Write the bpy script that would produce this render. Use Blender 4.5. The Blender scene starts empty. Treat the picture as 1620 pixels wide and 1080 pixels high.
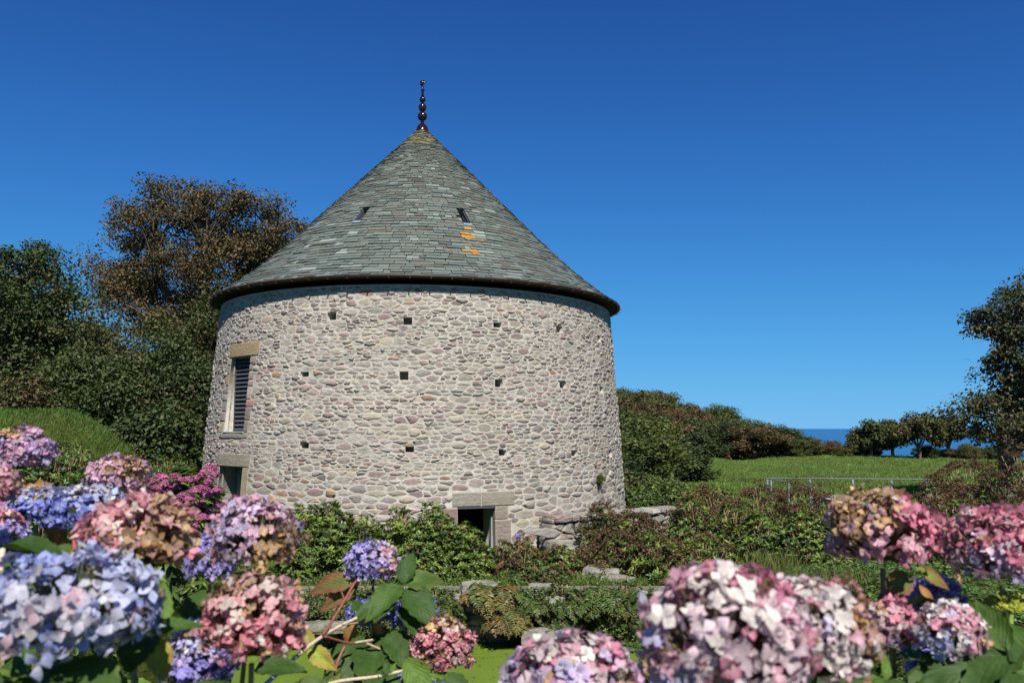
import bpy, math, random
import numpy as np
from mathutils import Matrix, Vector, noise as mnoise

random.seed(7)
rng = np.random.default_rng(7)
PI = math.pi
SC = bpy.context.scene
COL = SC.collection

# ------------------------------------------------------------------ camera
F_PX = 1308.0
PITCH = math.atan(137 / F_PX)
CAM = np.array([0.0, 0.0, 2.3])
cam_data = bpy.data.cameras.new('camera')
cam_data.sensor_width = 36
cam_data.lens = F_PX / 1620 * 36
cam_data.clip_start = 0.05
cam_data.clip_end = 90000
cam_data.dof.use_dof = True
cam_data.dof.focus_distance = 16.0
cam_data.dof.aperture_fstop = 8.0
cam = bpy.data.objects.new('camera', cam_data)
COL.objects.link(cam)
cam.location = CAM
cam.rotation_euler = (PI / 2 + PITCH, 0, 0)
SC.camera = cam

# ------------------------------------------------------------------ light
SUN_EL = math.radians(48)
SUN_ROT = math.radians(169)
world = bpy.data.worlds.new('World')
SC.world = world
world.use_nodes = True
wn = world.node_tree
for n in list(wn.nodes):
    wn.nodes.remove(n)
sky = wn.nodes.new('ShaderNodeTexSky')
sky.sky_type = 'NISHITA'
sky.sun_disc = False
sky.sun_elevation = SUN_EL
sky.sun_rotation = SUN_ROT
sky.altitude = 0
sky.air_density = 0.5
sky.dust_density = 0.0
sky.ozone_density = 10.0
bg = wn.nodes.new('ShaderNodeBackground')
bg.inputs['Strength'].default_value = 0.10
wo = wn.nodes.new('ShaderNodeOutputWorld')
# camera-like response for the whole sky, per channel: c = k*x^g, c / (1 + c/m)
sx = wn.nodes.new('ShaderNodeSeparateXYZ'); cx_ = wn.nodes.new('ShaderNodeCombineXYZ'); wn.links.new(sky.outputs[0], sx.inputs[0])
def wmath(op, a, b):
    m = wn.nodes.new('ShaderNodeMath'); m.operation = op
    for i, v in enumerate((a, b)):
        if isinstance(v, bpy.types.NodeSocket): wn.links.new(v, m.inputs[i])
        else: m.inputs[i].default_value = v
    return m.outputs[0]
for i, (g, k, m) in enumerate(((1.4, 0.519, 1.521), (1.6, 0.97, 3.55), (1.6, 1.02, 6.0))):
    c = wmath('MULTIPLY', wmath('POWER', sx.outputs[i], g), k)
    wn.links.new(wmath('DIVIDE', c, wmath('ADD', wmath('DIVIDE', c, m), 1.0)), cx_.inputs[i])
wn.links.new(cx_.outputs[0], bg.inputs['Color'])
wn.links.new(bg.outputs[0], wo.inputs['Surface'])

sun_data = bpy.data.lights.new('sun', 'SUN')
sun_data.energy = 5.0
sun_data.angle = math.radians(0.53)
sun_data.color = (1.0, 0.955, 0.88)
sun = bpy.data.objects.new('sun', sun_data)
COL.objects.link(sun)
sdir = Vector((math.sin(SUN_ROT) * math.cos(SUN_EL), math.cos(SUN_ROT) * math.cos(SUN_EL), math.sin(SUN_EL)))
sun.rotation_euler = sdir.to_track_quat('Z', 'Y').to_euler()
sun.location = (0, -10, 30)

SC.view_settings.view_transform = 'Standard'
SC.view_settings.look = 'None'
SC.view_settings.gamma = 1
SC.view_settings.exposure = 0.72
SC.cycles.max_bounces = 6
SC.cycles.diffuse_bounces = 3
SC.cycles.glossy_bounces = 2
SC.cycles.transmission_bounces = 3
SC.cycles.transparent_max_bounces = 4
SC.cycles.use_denoising = True

# ------------------------------------------------------------------ helpers
def ray(px, py):
    c, s = math.cos(PITCH), math.sin(PITCH)
    v = np.array([px - 810.0, F_PX * c - (540 - py) * s, F_PX * s + (540 - py) * c])
    return v

def at(px, py, Y):
    """world point seen at photo pixel (px,py) on the vertical plane y=Y"""
    v = ray(px, py)
    return CAM + v * (Y / v[1])

def at_z(px, py, z):
    v = ray(px, py)
    return CAM + v * ((z - CAM[2]) / v[2])

def nrm(a):
    a = np.asarray(a, float)
    return a / np.maximum(np.linalg.norm(a, axis=-1, keepdims=True), 1e-9)

class MB:
    def __init__(s):
        s.V = []; s.C = []; s.U = []; s.F = []; s.n = 0
    def add(s, V, F, C=(1, 1, 1), U=None):
        V = np.asarray(V, float).reshape(-1, 3)
        C = np.broadcast_to(np.asarray(C, float), (len(V), 3))
        if U is None:
            U = np.zeros((len(V), 2))
        s.V.append(V); s.C.append(C); s.U.append(np.asarray(U, float))
        if isinstance(F, np.ndarray):
            F = [F]
        else:
            d = {}
            for f in F:
                d.setdefault(len(f), []).append(f)
            F = [np.array(x) for x in d.values()]
        for f in F:
            s.F.append(f + s.n)
        s.n += len(V)
    def scatter(s, tV, tF, M, T, C, tU=None, tC=None):
        """tV (n,3), tF list of arrays, M (N,3,3) columns = axes, T (N,3), C (N,3); tC (n,) brightness"""
        N = len(T); n = len(tV)
        if N == 0: return
        V = np.einsum('nij,kj->nki', M, tV) + T[:, None, :]
        Cc = np.broadcast_to(C[:, None, :], (N, n, 3)) if C.ndim == 2 else C
        if tC is not None: Cc = Cc * tC[None, :, None]
        off = (np.arange(N) * n)[:, None, None]
        s.V.append(V.reshape(-1, 3)); s.C.append(Cc.reshape(-1, 3))
        s.U.append(np.tile(tU, (N, 1)) if tU is not None else np.zeros((N * n, 2)))
        for f in tF:
            s.F.append((f[None] + off).reshape(-1, f.shape[1]) + s.n)
        s.n += N * n
    def data(s):
        return np.concatenate(s.V)
    def mesh(s, name, mat, origin=(0, 0, 0), smooth=False):
        me = bpy.data.meshes.new(name)
        V = np.concatenate(s.V) - np.asarray(origin, float)
        me.vertices.add(len(V)); me.vertices.foreach_set('co', V.astype(np.float32).ravel())
        loops = np.concatenate([f.ravel() for f in s.F])
        sizes = np.concatenate([np.full(len(f), f.shape[1]) for f in s.F])
        starts = np.concatenate([[0], np.cumsum(sizes)[:-1]])
        me.loops.add(len(loops)); me.loops.foreach_set('vertex_index', loops.astype(np.int32))
        me.polygons.add(len(sizes)); me.polygons.foreach_set('loop_start', starts.astype(np.int32))
        me.polygons.foreach_set('use_smooth', np.full(len(sizes), bool(smooth)))
        me.update(calc_edges=True)
        C = np.concatenate(s.C); C4 = np.ones((len(C), 4), np.float32); C4[:, :3] = C
        a = me.attributes.new('Col', 'FLOAT_COLOR', 'POINT'); a.data.foreach_set('color', C4.ravel())
        U = np.concatenate(s.U)
        if U.any():
            a = me.attributes.new('leafuv', 'FLOAT2', 'POINT'); a.data.foreach_set('vector', U.astype(np.float32).ravel())
        me.materials.append(mat)
        return me

def wloc(o):
    p = Vector((0, 0, 0))
    while o is not None:
        p += o.location; o = o.parent
    return p

def part(name, mb, mat, parent=None, smooth=False, origin=None, kind=None, label=None):
    """a mesh object whose vertices were given in world coordinates"""
    V = mb.data()
    if origin is None:
        origin = V.mean(0) if parent is not None else np.array([V[:, 0].mean(), V[:, 1].mean(), V[:, 2].min()])
    o = bpy.data.objects.new(name, mb.mesh(name, mat, origin, smooth))
    COL.objects.link(o)
    if parent is not None:
        o.parent = parent
        o.location = Vector(origin) - wloc(parent)
    else:
        o.location = origin
    if kind: o['kind'] = kind
    if label: o['label'] = label
    return o

def thing(name, label, cat, loc, group=None):
    o = bpy.data.objects.new(name, None)
    o.empty_display_size = 0.3
    COL.objects.link(o)
    o.location = loc
    o['label'] = label; o['category'] = cat
    if group: o['group'] = group
    return o

def tag(o, label, cat=None, group=None, kind=None):
    o['label'] = label
    if cat: o['category'] = cat
    if group: o['group'] = group
    if kind: o['kind'] = kind
    return o

def frames(normal, along):
    """(N,3,3) matrices with columns side, along, normal"""
    z = nrm(normal); y = along - (along * z).sum(-1, keepdims=True) * z
    y = nrm(y); x = np.cross(y, z)
    return np.stack([x, y, z], -1)

def rdir(n):
    return nrm(rng.normal(size=(n, 3)))

def tube(mb, P, R, sides=6, col=(1, 1, 1), cap=True):
    P = np.asarray(P, float); k = len(P)
    R = np.broadcast_to(np.asarray(R, float), (k,))
    T = nrm(np.gradient(P, axis=0))
    ref = np.array([0.31, 0.17, 0.93]) if abs(T[0][2]) < 0.9 else np.array([1.0, 0.2, 0.1])
    A = nrm(np.cross(T, ref)); B = np.cross(T, A)
    a = np.arange(sides) * 2 * PI / sides
    V = P[:, None] + R[:, None, None] * (A[:, None] * np.cos(a)[None, :, None] + B[:, None] * np.sin(a)[None, :, None])
    F = []
    i = np.arange(sides); j = (i + 1) % sides
    F = np.concatenate([np.stack([q * sides + i, q * sides + j, (q + 1) * sides + j, (q + 1) * sides + i], 1) for q in range(k - 1)])
    mb.add(V.reshape(-1, 3), F, col)
    if cap:
        mb.add(V[-1], [list(range(sides))], col); mb.add(V[0], [list(range(sides))[::-1]], col)

def rods(mb, P0, P1, r0, r1, sides=3, col=None):
    N = len(P0)
    if N == 0: return
    T = nrm(P1 - P0)
    ref = np.where(np.abs(T[:, 2:3]) < 0.9, np.array([[0., 0, 1]]), np.array([[1., 0, 0]]))
    A = nrm(np.cross(T, ref)); B = np.cross(T, A)
    a = np.arange(sides) * 2 * PI / sides
    D = A[:, None] * np.cos(a)[None, :, None] + B[:, None] * np.sin(a)[None, :, None]
    r0 = np.broadcast_to(r0, (N,)); r1 = np.broadcast_to(r1, (N,))
    V = np.concatenate([P0[:, None] + D * r0[:, None, None], P1[:, None] + D * r1[:, None, None]], 1)
    i = np.arange(sides); j = (i + 1) % sides
    f = np.stack([i, j, j + sides, i + sides], 1)
    F = (f[None] + (np.arange(N) * 2 * sides)[:, None, None]).reshape(-1, 4)
    C = np.ones((N, 3)) if col is None else np.broadcast_to(col, (N, 3))
    mb.add(V.reshape(-1, 3), F, np.repeat(C, 2 * sides, 0))

def box(mb, x0, x1, y0, y1, z0, z1, col=(1, 1, 1), bev=0.0):
    V = np.array([(x, y, z) for x in (x0, x1) for y in (y0, y1) for z in (z0, z1)])
    F = [[0, 1, 3, 2], [4, 6, 7, 5], [0, 4, 5, 1], [2, 3, 7, 6], [0, 2, 6, 4], [1, 5, 7, 3]]
    mb.add(V, F, col)

def obox(mb, c, X, Y, Z, hx, hy, hz, col=(1, 1, 1), chamfer=0.0):
    """oriented box, chamfered round the +Z (outer) face"""
    c, X, Y, Z = map(lambda v: np.asarray(v, float), (c, X, Y, Z))
    if chamfer <= 0:
        L = [(sx, sy, sz, 0) for sx in (-1, 1) for sy in (-1, 1) for sz in (-1, 1)]
        V = [c + X * hx * a + Y * hy * b + Z * hz * d for a, b, d, _ in L]
        F = [[0, 1, 3, 2], [4, 6, 7, 5], [0, 4, 5, 1], [2, 3, 7, 6], [0, 2, 6, 4], [1, 5, 7, 3]]
    else:
        V = []
        q = [(-1, -1), (1, -1), (1, 1), (-1, 1)]
        for (zz, ins) in ((-hz, 0), (hz - chamfer, 0), (hz, chamfer)):
            for a, b in q:
                V.append(c + X * (hx - ins) * a + Y * (hy - ins) * b + Z * zz)
        F = [[0, 3, 2, 1]]
        for r in (0, 4):
            for i in range(4):
                j = (i + 1) % 4
                F.append([r + i, r + j, r + 4 + j, r + 4 + i])
        F.append([8, 9, 10, 11])
    mb.add(V, F, col)

# ------------------------------------------------------------------ materials
class Mat:
    def __init__(s, name):
        s.m = bpy.data.materials.new(name); s.m.use_nodes = True
        s.t = s.m.node_tree
        s.b = s.t.nodes['Principled BSDF']; s.out = s.t.nodes['Material Output']
    def n(s, typ, **kw):
        nd = s.t.nodes.new(typ)
        for k, v in kw.items():
            if k in nd.inputs: nd.inputs[k].default_value = v
            else: setattr(nd, k, v)
        return nd
    def l(s, a, b): s.t.links.new(a, b)
    def attr(s, name='Col'):
        a = s.n('ShaderNodeAttribute'); a.attribute_name = name; return a
    def pos(s):
        return s.n('ShaderNodeNewGeometry').outputs['Position']
    def noise(s, scale, detail=4, rough=0.55, vec=None, stretch=None):
        nd = s.n('ShaderNodeTexNoise'); nd.inputs['Scale'].default_value = scale
        nd.inputs['Detail'].default_value = detail; nd.inputs['Roughness'].default_value = rough
        v = vec if vec is not None else s.pos()
        if stretch:
            mp = s.n('ShaderNodeMapping'); mp.inputs['Scale'].default_value = stretch
            s.l(v, mp.inputs['Vector']); v = mp.outputs[0]
        s.l(v, nd.inputs['Vector']); return nd.outputs['Fac']
    def ramp(s, fac, stops):
        r = s.n('ShaderNodeValToRGB'); e = r.color_ramp.elements
        while len(e) < len(stops): e.new(0.5)
        for i, (p, c) in enumerate(stops):
            e[i].position = p; e[i].color = (*c, 1) if not np.isscalar(c) else (c, c, c, 1)
        s.l(fac, r.inputs[0]); return r.outputs[0]
    def mix(s, a, b, fac, mode='MIX'):
        m = s.n('ShaderNodeMix'); m.data_type = 'RGBA'; m.blend_type = mode
        for sock, v in ((m.inputs[6], a), (m.inputs[7], b), (m.inputs[0], fac)):
            if isinstance(v, bpy.types.NodeSocket): s.l(v, sock)
            elif np.isscalar(v): sock.default_value = v
            else: sock.default_value = (*v, 1)
        return m.outputs[2]
    def math(s, op, a, b=0.0):
        m = s.n('ShaderNodeMath', operation=op)
        for i, v in enumerate((a, b)):
            if isinstance(v, bpy.types.NodeSocket): s.l(v, m.inputs[i])
            else: m.inputs[i].default_value = v
        return m.outputs[0]
    def bump(s, h, strength=0.5, dist=0.01, prev=None):
        b = s.n('ShaderNodeBump'); b.inputs['Strength'].default_value = strength; b.inputs['Distance'].default_value = dist
        s.l(h, b.inputs['Height'])
        if prev is not None: s.l(prev, b.inputs['Normal'])
        return b.outputs[0]
    def color(s, c):
        if isinstance(c, bpy.types.NodeSocket): s.l(c, s.b.inputs['Base Color'])
        else: s.b.inputs['Base Color'].default_value = (*c, 1)
    def rough(s, r):
        if isinstance(r, bpy.types.NodeSocket): s.l(r, s.b.inputs['Roughness'])
        else: s.b.inputs['Roughness'].default_value = r
    def normal(s, nn): s.l(nn, s.b.inputs['Normal'])

def leaf_material(name, trans=0.3, rough=0.5, spec=0.35, var=0.5, veins=False, tint=(1, 1, 1), vscale=40, tb=(1.25, 1.25, 0.6)):
    M = Mat(name)
    c = M.attr().outputs['Color']
    f = M.noise(vscale, 2, 0.6)
    c = M.mix(c, M.mix(c, M.ramp(f, [(0.3, 0.55), (0.7, 1.35)]), 1.0, 'MULTIPLY'), var)
    c = M.mix(c, tint, 1.0, 'MULTIPLY')
    if veins:
        uv = M.attr('leafuv'); sp = M.n('ShaderNodeSeparateXYZ'); M.l(uv.outputs['Vector'], sp.inputs[0])
        av = M.math('ABSOLUTE', sp.outputs['Y'])
        ph = M.math('SUBTRACT', M.math('MULTIPLY', sp.outputs['X'], 8.0), M.math('MULTIPLY', av, 3.2))
        fr = M.math('ABSOLUTE', M.math('SUBTRACT', M.math('FRACT', ph), 0.5))
        vein = M.ramp(fr, [(0.0, 1.0), (0.09, 0.0)])
        mid = M.ramp(av, [(0.0, 1.0), (0.05, 0.0)])
        vv = M.mix(vein, (1, 1, 1), mid)
        pale = M.mix(c, (1.35, 1.4, 1.2), 1.0, 'MULTIPLY')
        c = M.mix(c, pale, M.math('MULTIPLY', vv, 0.38))
        puff = M.ramp(fr, [(0.0, 0.0), (0.5, 1.0)])
        M.normal(M.bump(puff, 0.28, 0.002, M.bump(M.noise(900 if False else 260, 2), 0.25, 0.001)))
        blot = M.ramp(M.noise(45, 4, 0.7), [(0.68, 0.0), (0.74, 1.0)])
        c = M.mix(c, (0.16, 0.07, 0.02), M.math('MULTIPLY', blot, 0.6))
    M.color(c); M.rough(rough)
    M.b.inputs['Specular IOR Level'].default_value = spec
    if name == 'hydrangea_petals': M.normal(M.bump(M.noise(420, 3, 0.6), 0.5, 0.0012))
    tr = M.n('ShaderNodeBsdfTranslucent'); M.l(M.mix(c, tb, 1.0, 'MULTIPLY'), tr.inputs['Color'])
    mx = M.n('ShaderNodeMixShader'); mx.inputs[0].default_value = trans
    M.l(M.b.outputs[0], mx.inputs[1]); M.l(tr.outputs[0], mx.inputs[2]); M.l(mx.outputs[0], M.out.inputs['Surface'])
    return M.m

def m_bark(name='bark', c0=(0.05, 0.04, 0.03), c1=(0.11, 0.092, 0.072)):
    M = Mat(name); f = M.noise(6, 6, 0.7, stretch=(1, 1, 0.25))
    M.color(M.mix(M.ramp(f, [(0.3, c0), (0.7, c1)]), M.attr().outputs['Color'], 1.0, 'MULTIPLY')); M.rough(0.9); M.normal(M.bump(f, 0.6, 0.03)); return M.m

def m_mortar():
    M = Mat('lime_mortar')
    f1 = M.noise(0.8, 5); f2 = M.noise(14, 6, 0.7); f3 = M.noise(90, 3)
    c = M.ramp(f1, [(0.3, (0.33, 0.305, 0.258)), (0.7, (0.43, 0.405, 0.35))])
    c = M.mix(c, M.ramp(f2, [(0.3, 0.7), (0.7, 1.15)]), 1.0, 'MULTIPLY')
    M.color(c); M.rough(0.95); M.b.inputs['Specular IOR Level'].default_value = 0.15
    M.normal(M.bump(f2, 0.7, 0.03, M.bump(f3, 0.5, 0.004))); return M.m

def m_stone(name='rubble_stone', smear=1.0, lichen=False):
    """stone colour in Col, distance to the joint in leafuv.x (1 at the rim)"""
    M = Mat(name)
    c = M.attr().outputs['Color']
    f1 = M.noise(9, 6, 0.65, stretch=(1, 1, 2.6)); f2 = M.noise(38, 6, 0.75, stretch=(1, 1, 2.2)); f3 = M.noise(150, 3, 0.7)
    c = M.mix(c, M.ramp(f2, [(0.25, 0.50), (0.5, 1.0), (0.8, 1.45)]), 0.95, 'MULTIPLY')
    c = M.mix(c, M.ramp(f1, [(0.3, (0.85, 0.86, 0.9)), (0.7, (1.15, 1.08, 0.98))]), 1.0, 'MULTIPLY')
    # mortar washed over the edges of the stones
    sp = M.n('ShaderNodeSeparateXYZ'); M.l(M.attr('leafuv').outputs['Vector'], sp.inputs[0])
    e = M.math('ADD', M.math('MULTIPLY', sp.outputs['X'], 0.50), M.noise(11, 6, 0.75, stretch=(1, 1, 1.6)))
    e = M.math('ADD', e, M.math('MULTIPLY', sp.outputs['Y'], 0.40 * smear))
    sm = M.ramp(e, [(0.70, 0.0), (0.98, 1.0)])
    mort = M.ramp(M.noise(12, 5), [(0.3, (0.33, 0.305, 0.258)), (0.7, (0.43, 0.405, 0.35))])
    c = M.mix(c, mort, M.math('MULTIPLY', sm, 0.85 * smear))
    crk = M.ramp(M.noise(6, 7, 0.8, stretch=(1, 1, 5.0)), [(0.49, 0.0), (0.5, 1.0), (0.51, 0.0)])
    c = M.mix(c, (0.09, 0.08, 0.07), M.math('MULTIPLY', crk, 0.55))
    c = M.mix(c, M.ramp(M.noise(0.9, 6, 0.65, stretch=(1, 1, .35)), [(0.3, (.80, .79, .77)), (0.55, (1.0, 1.0, 1.0)), (.75, (1.10, 1.07, 1.02))]), 1.0, 'MULTIPLY')
    if lichen:
        w = M.ramp(M.noise(7, 6, 0.7), [(0.5, 0.0), (0.62, 1.0)])
        c = M.mix(c, (0.33, 0.34, 0.29), M.math('MULTIPLY', w, 0.7))
        w = M.ramp(M.noise(3.1, 5, 0.7, stretch=(1, 1, 1.3)), [(0.52, 0.0), (0.66, 1.0)])
        c = M.mix(c, (0.07, 0.09, 0.03), M.math('MULTIPLY', w, 0.8))
    M.color(c); M.rough(0.92); M.b.inputs['Specular IOR Level'].default_value = 0.2
    M.normal(M.bump(f1, 0.9, 0.030, M.bump(f2, 0.9, 0.014, M.bump(crk, -0.8, 0.01, M.bump(f3, 0.6, 0.003))))); return M.m

def m_slate():
    M = Mat('roof_slate')
    c = M.attr().outputs['Color']
    f1 = M.noise(2.2, 5); f2 = M.noise(22, 6, 0.75); f3 = M.noise(85, 4, 0.7)
    c = M.mix(c, M.ramp(f3, [(0.3, 0.6), (0.75, 1.45)]), 0.8, 'MULTIPLY')
    pale = M.ramp(f2, [(0.56, 0.0), (0.68, 1.0)])
    c = M.mix(c, (0.22, 0.245, 0.205), M.math('MULTIPLY', pale, 0.5))
    dark = M.ramp(M.noise(13, 6, 0.7), [(0.56, 0.0), (0.68, 1.0)])
    c = M.mix(c, (0.055, 0.055, 0.045), M.math('MULTIPLY', dark, 0.6))
    rustf = M.ramp(M.noise(31, 4, 0.7), [(0.66, 0.0), (0.73, 1.0)])
    c = M.mix(c, (0.25, 0.17, 0.06), M.math('MULTIPLY', rustf, 0.5))
    sp = M.n('ShaderNodeSeparateXYZ'); M.l(M.attr('leafuv').outputs['Vector'], sp.inputs[0])
    li = M.ramp(M.math('ADD', M.math('MULTIPLY', sp.outputs['X'], 0.62), M.noise(13, 6, 0.7)), [(0.80, 0.0), (0.86, 1.0)])
    c = M.mix(c, M.ramp(M.noise(30, 4, .6), [(.3, (0.20, 0.11, 0.02)), (.6, (0.42, 0.19, 0.018))]), M.math('MULTIPLY', li, 0.9))
    M.color(c); M.rough(0.75); M.b.inputs['Specular IOR Level'].default_value = 0.35
    M.normal(M.bump(f2, 0.6, 0.012, M.bump(f3, 0.5, 0.004))); return M.m

def m_simple(name, col, rough=0.6, metal=0.0, nscale=20, var=0.25, bump=0.2, bdist=0.003, spec=0.5):
    M = Mat(name); f = M.noise(nscale, 5, 0.65)
    M.color(M.mix(M.mix(col, M.attr().outputs['Color'], 1.0, 'MULTIPLY'), M.ramp(f, [(0.3, 1 - var), (0.7, 1 + var)]), 1.0, 'MULTIPLY'))
    M.rough(rough); M.b.inputs['Metallic'].default_value = metal; M.b.inputs['Specular IOR Level'].default_value = spec
    if bump: M.normal(M.bump(f, bump, bdist))
    return M.m

MORTAR = m_mortar(); STONE = m_stone(); DRYSTONE = m_stone('mossy_stone', 0.15, True); SLATE = m_slate()
ASHLAR = m_stone('dressed_stone', 0.35)
BARK = m_bark()
GLAZE = m_simple('glazed_clay', (0.016, 0.006, 0.005), 0.12, 0, 15, 0.3, 0.1)
GUTTER = m_simple('gutter_metal', (0.040, 0.018, 0.013), 0.45, 0.3, 30, 0.2, 0.05)
LOUVRE = m_simple('painted_louvre', (0.045, 0.052, 0.062), 0.5, 0, 40, 0.1, 0.1)
DOORPAINT = m_simple('door_paint', (0.16, 0.19, 0.20), 0.55, 0, 30, 0.15, 0.1)
STEEL = m_simple('galvanised_steel', (0.30, 0.32, 0.36), 0.45, 0.6, 25, 0.2, 0.05)
CONCRETE = m_simple('pale_concrete', (0.22, 0.20, 0.185), 0.9, 0, 12, 0.25, 0.4, 0.01)
LEAD = m_simple('lead_sheet', (0.20, 0.25, 0.30), 0.45, 0.3, 15, 0.2, 0.1)
UNDERLAY = m_simple('roof_boarding', (0.05, 0.045, 0.04), 0.95, 0, 10, 0.2, 0.2)
FOLIAGE = leaf_material('tree_foliage', 0.22, 0.55, 0.25, 0.5, vscale=3)
SHRUB = leaf_material('shrub_leaves', 0.30, 0.45, 0.4, 0.4, vscale=12)
DRY = leaf_material('dry_flower_heads', 0.15, 0.8, 0.15, 0.6, vscale=30, tb=(1.1, 0.9, 0.7))
PETAL = leaf_material('hydrangea_petals', 0.38, 0.55, 0.3, 0.45, vscale=140, tb=(1.1, 0.95, 1.0))
BIGLEAF = leaf_material('hydrangea_leaf', 0.30, 0.58, 0.22, 0.5, veins=True, vscale=60)
STEM = m_simple('plant_stem', (1, 1, 1), 0.6, 0, 120, 0.3, 0.3, 0.001)
GRASS = leaf_material('grass_blades', 0.3, 0.6, 0.2, 0.4, vscale=1.5)

def m_ground():
    M = Mat('grassy_ground')
    f1 = M.noise(0.25, 5); f2 = M.noise(2.5, 6, 0.7); f3 = M.noise(25, 4, 0.7)
    g = M.ramp(f1, [(0.3, (0.055, 0.095, 0.018)), (0.7, (0.085, 0.135, 0.026))])
    g = M.mix(g, M.ramp(f2, [(0.3, 0.6), (0.7, 1.3)]), 1.0, 'MULTIPLY')
    d = M.ramp(M.noise(1.1, 6, 0.75), [(0.58, 0.0), (0.70, 1.0)])
    g = M.mix(g, (0.11, 0.085, 0.045), M.math('MULTIPLY', d, 0.35))
    g = M.mix(g, M.ramp(f3, [(0.3, 0.6), (0.7, 1.3)]), 1.0, 'MULTIPLY')
    g = M.mix(g, M.attr().outputs['Color'], 1.0, 'MULTIPLY')
    M.color(g); M.rough(0.95); M.b.inputs['Specular IOR Level'].default_value = 0.1
    M.normal(M.bump(f2, 0.8, 0.15, M.bump(f3, 0.8, 0.03))); return M.m
GROUND = m_ground()

def m_sea():
    M = Mat('sea_water')
    f = M.noise(0.012, 5, 0.6, stretch=(1, 3, 1))
    M.color(M.ramp(f, [(0.35, (0.014, 0.090, 0.215)), (0.65, (0.020, 0.125, 0.28))])); M.rough(0.55)
    M.b.inputs['Specular IOR Level'].default_value = 0.25
    M.normal(M.bump(M.noise(0.25, 4, 0.6), 0.5, 0.8)); return M.m
SEA = m_sea()

def m_duckweed():
    M = Mat('duckweed_water')
    f1 = M.noise(0.9, 5, 0.6); f2 = M.noise(60, 3, 0.7); f3 = M.noise(7, 5, 0.75)
    c = M.ramp(f1, [(0.3, (0.085, 0.135, 0.014)), (0.7, (0.115, 0.170, 0.018))])
    c = M.mix(c, M.ramp(f2, [(0.3, 0.7), (0.7, 1.25)]), 1.0, 'MULTIPLY')
    gap = M.ramp(f3, [(0.30, 1.0), (0.36, 0.0)])
    c = M.mix(c, (0.02, 0.04, 0.01), M.math('MULTIPLY', gap, 0.9))
    M.color(c); M.rough(0.6); M.b.inputs['Specular IOR Level'].default_value = 0.3
    M.normal(M.bump(f2, 0.5, 0.004)); return M.m
POND = m_duckweed()

# ------------------------------------------------------------------ terrain
TZ0 = 0.0
def sstep(a, b, x):
    t = np.clip((x - a) / (b - a), 0, 1); return t * t * (3 - 2 * t)

WATER_Z = -0.72
WALL_Y = 12.15
def terrain(x, y):
    x = np.asarray(x, float); y = np.asarray(y, float)
    z = np.zeros(np.broadcast(x, y).shape)
    # camera terrace and side banks round the pond
    terrace = 0.7 * (1 - sstep(3.2, 4.6, y))
    rb = 0.72 * sstep(2.6, 3.9, x) * (1 - sstep(9.0, 13.5, y))
    lb = 0.75 * (1 - sstep(-4.6, -3.3, x)) * (1 - sstep(10.0, 15.0, y))
    z = z + np.maximum(np.maximum(terrace, rb), lb)
    # pond basin
    inx = sstep(-4.2, -3.6, x) * (1 - sstep(2.5, 3.1, x)); iny = sstep(3.8, 5.0, y) * (1 - sstep(WALL_Y + .02, WALL_Y + .30, y))
    z = z - 1.35 * inx * iny
    # left grassy mound
    mx, my = -9.6, 15.2
    z = z + 2.6 * np.exp(-(np.maximum(0, (x - mx - 1.3)) / 1.9) ** 2 - ((y - my) / 2.8) ** 2) * np.where(x < mx, 1, 1) * (1 - .0 * x)
    # field
    z = z - 0.35 * sstep(20, 27, y) * sstep(2, 8, x) + 0.22 * sstep(30, 58, y) * sstep(5, 30, x)
    # beyond the field the land falls to the sea
    fall = np.maximum(0, y - 62) * 0.055 + np.maximum(0, y - 140) * 0.20
    z = z - fall
    # wooded hill left of centre
    hx = np.exp(-(np.maximum(0, x - 2) / 21.0) ** 2)
    z = z + 10.0 * hx * sstep(45, 105, y) * (1 - sstep(150, 230, y))
    z = z + 3.5 * (1 - sstep(-25, -8, x)) * sstep(20, 45, y) * (1 - sstep(150, 230, y))
    z = z - 1.2 * sstep(38, 70, y) * np.exp(-((x - 13) / 9.0) ** 2)
    # small unevenness
    z = z + 0.05 * np.sin(x * 1.3 + 1.7 * np.sin(y * .6)) * np.sin(y * 1.1) * sstep(13, 20, y)
    return np.maximum(z, -60)

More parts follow.
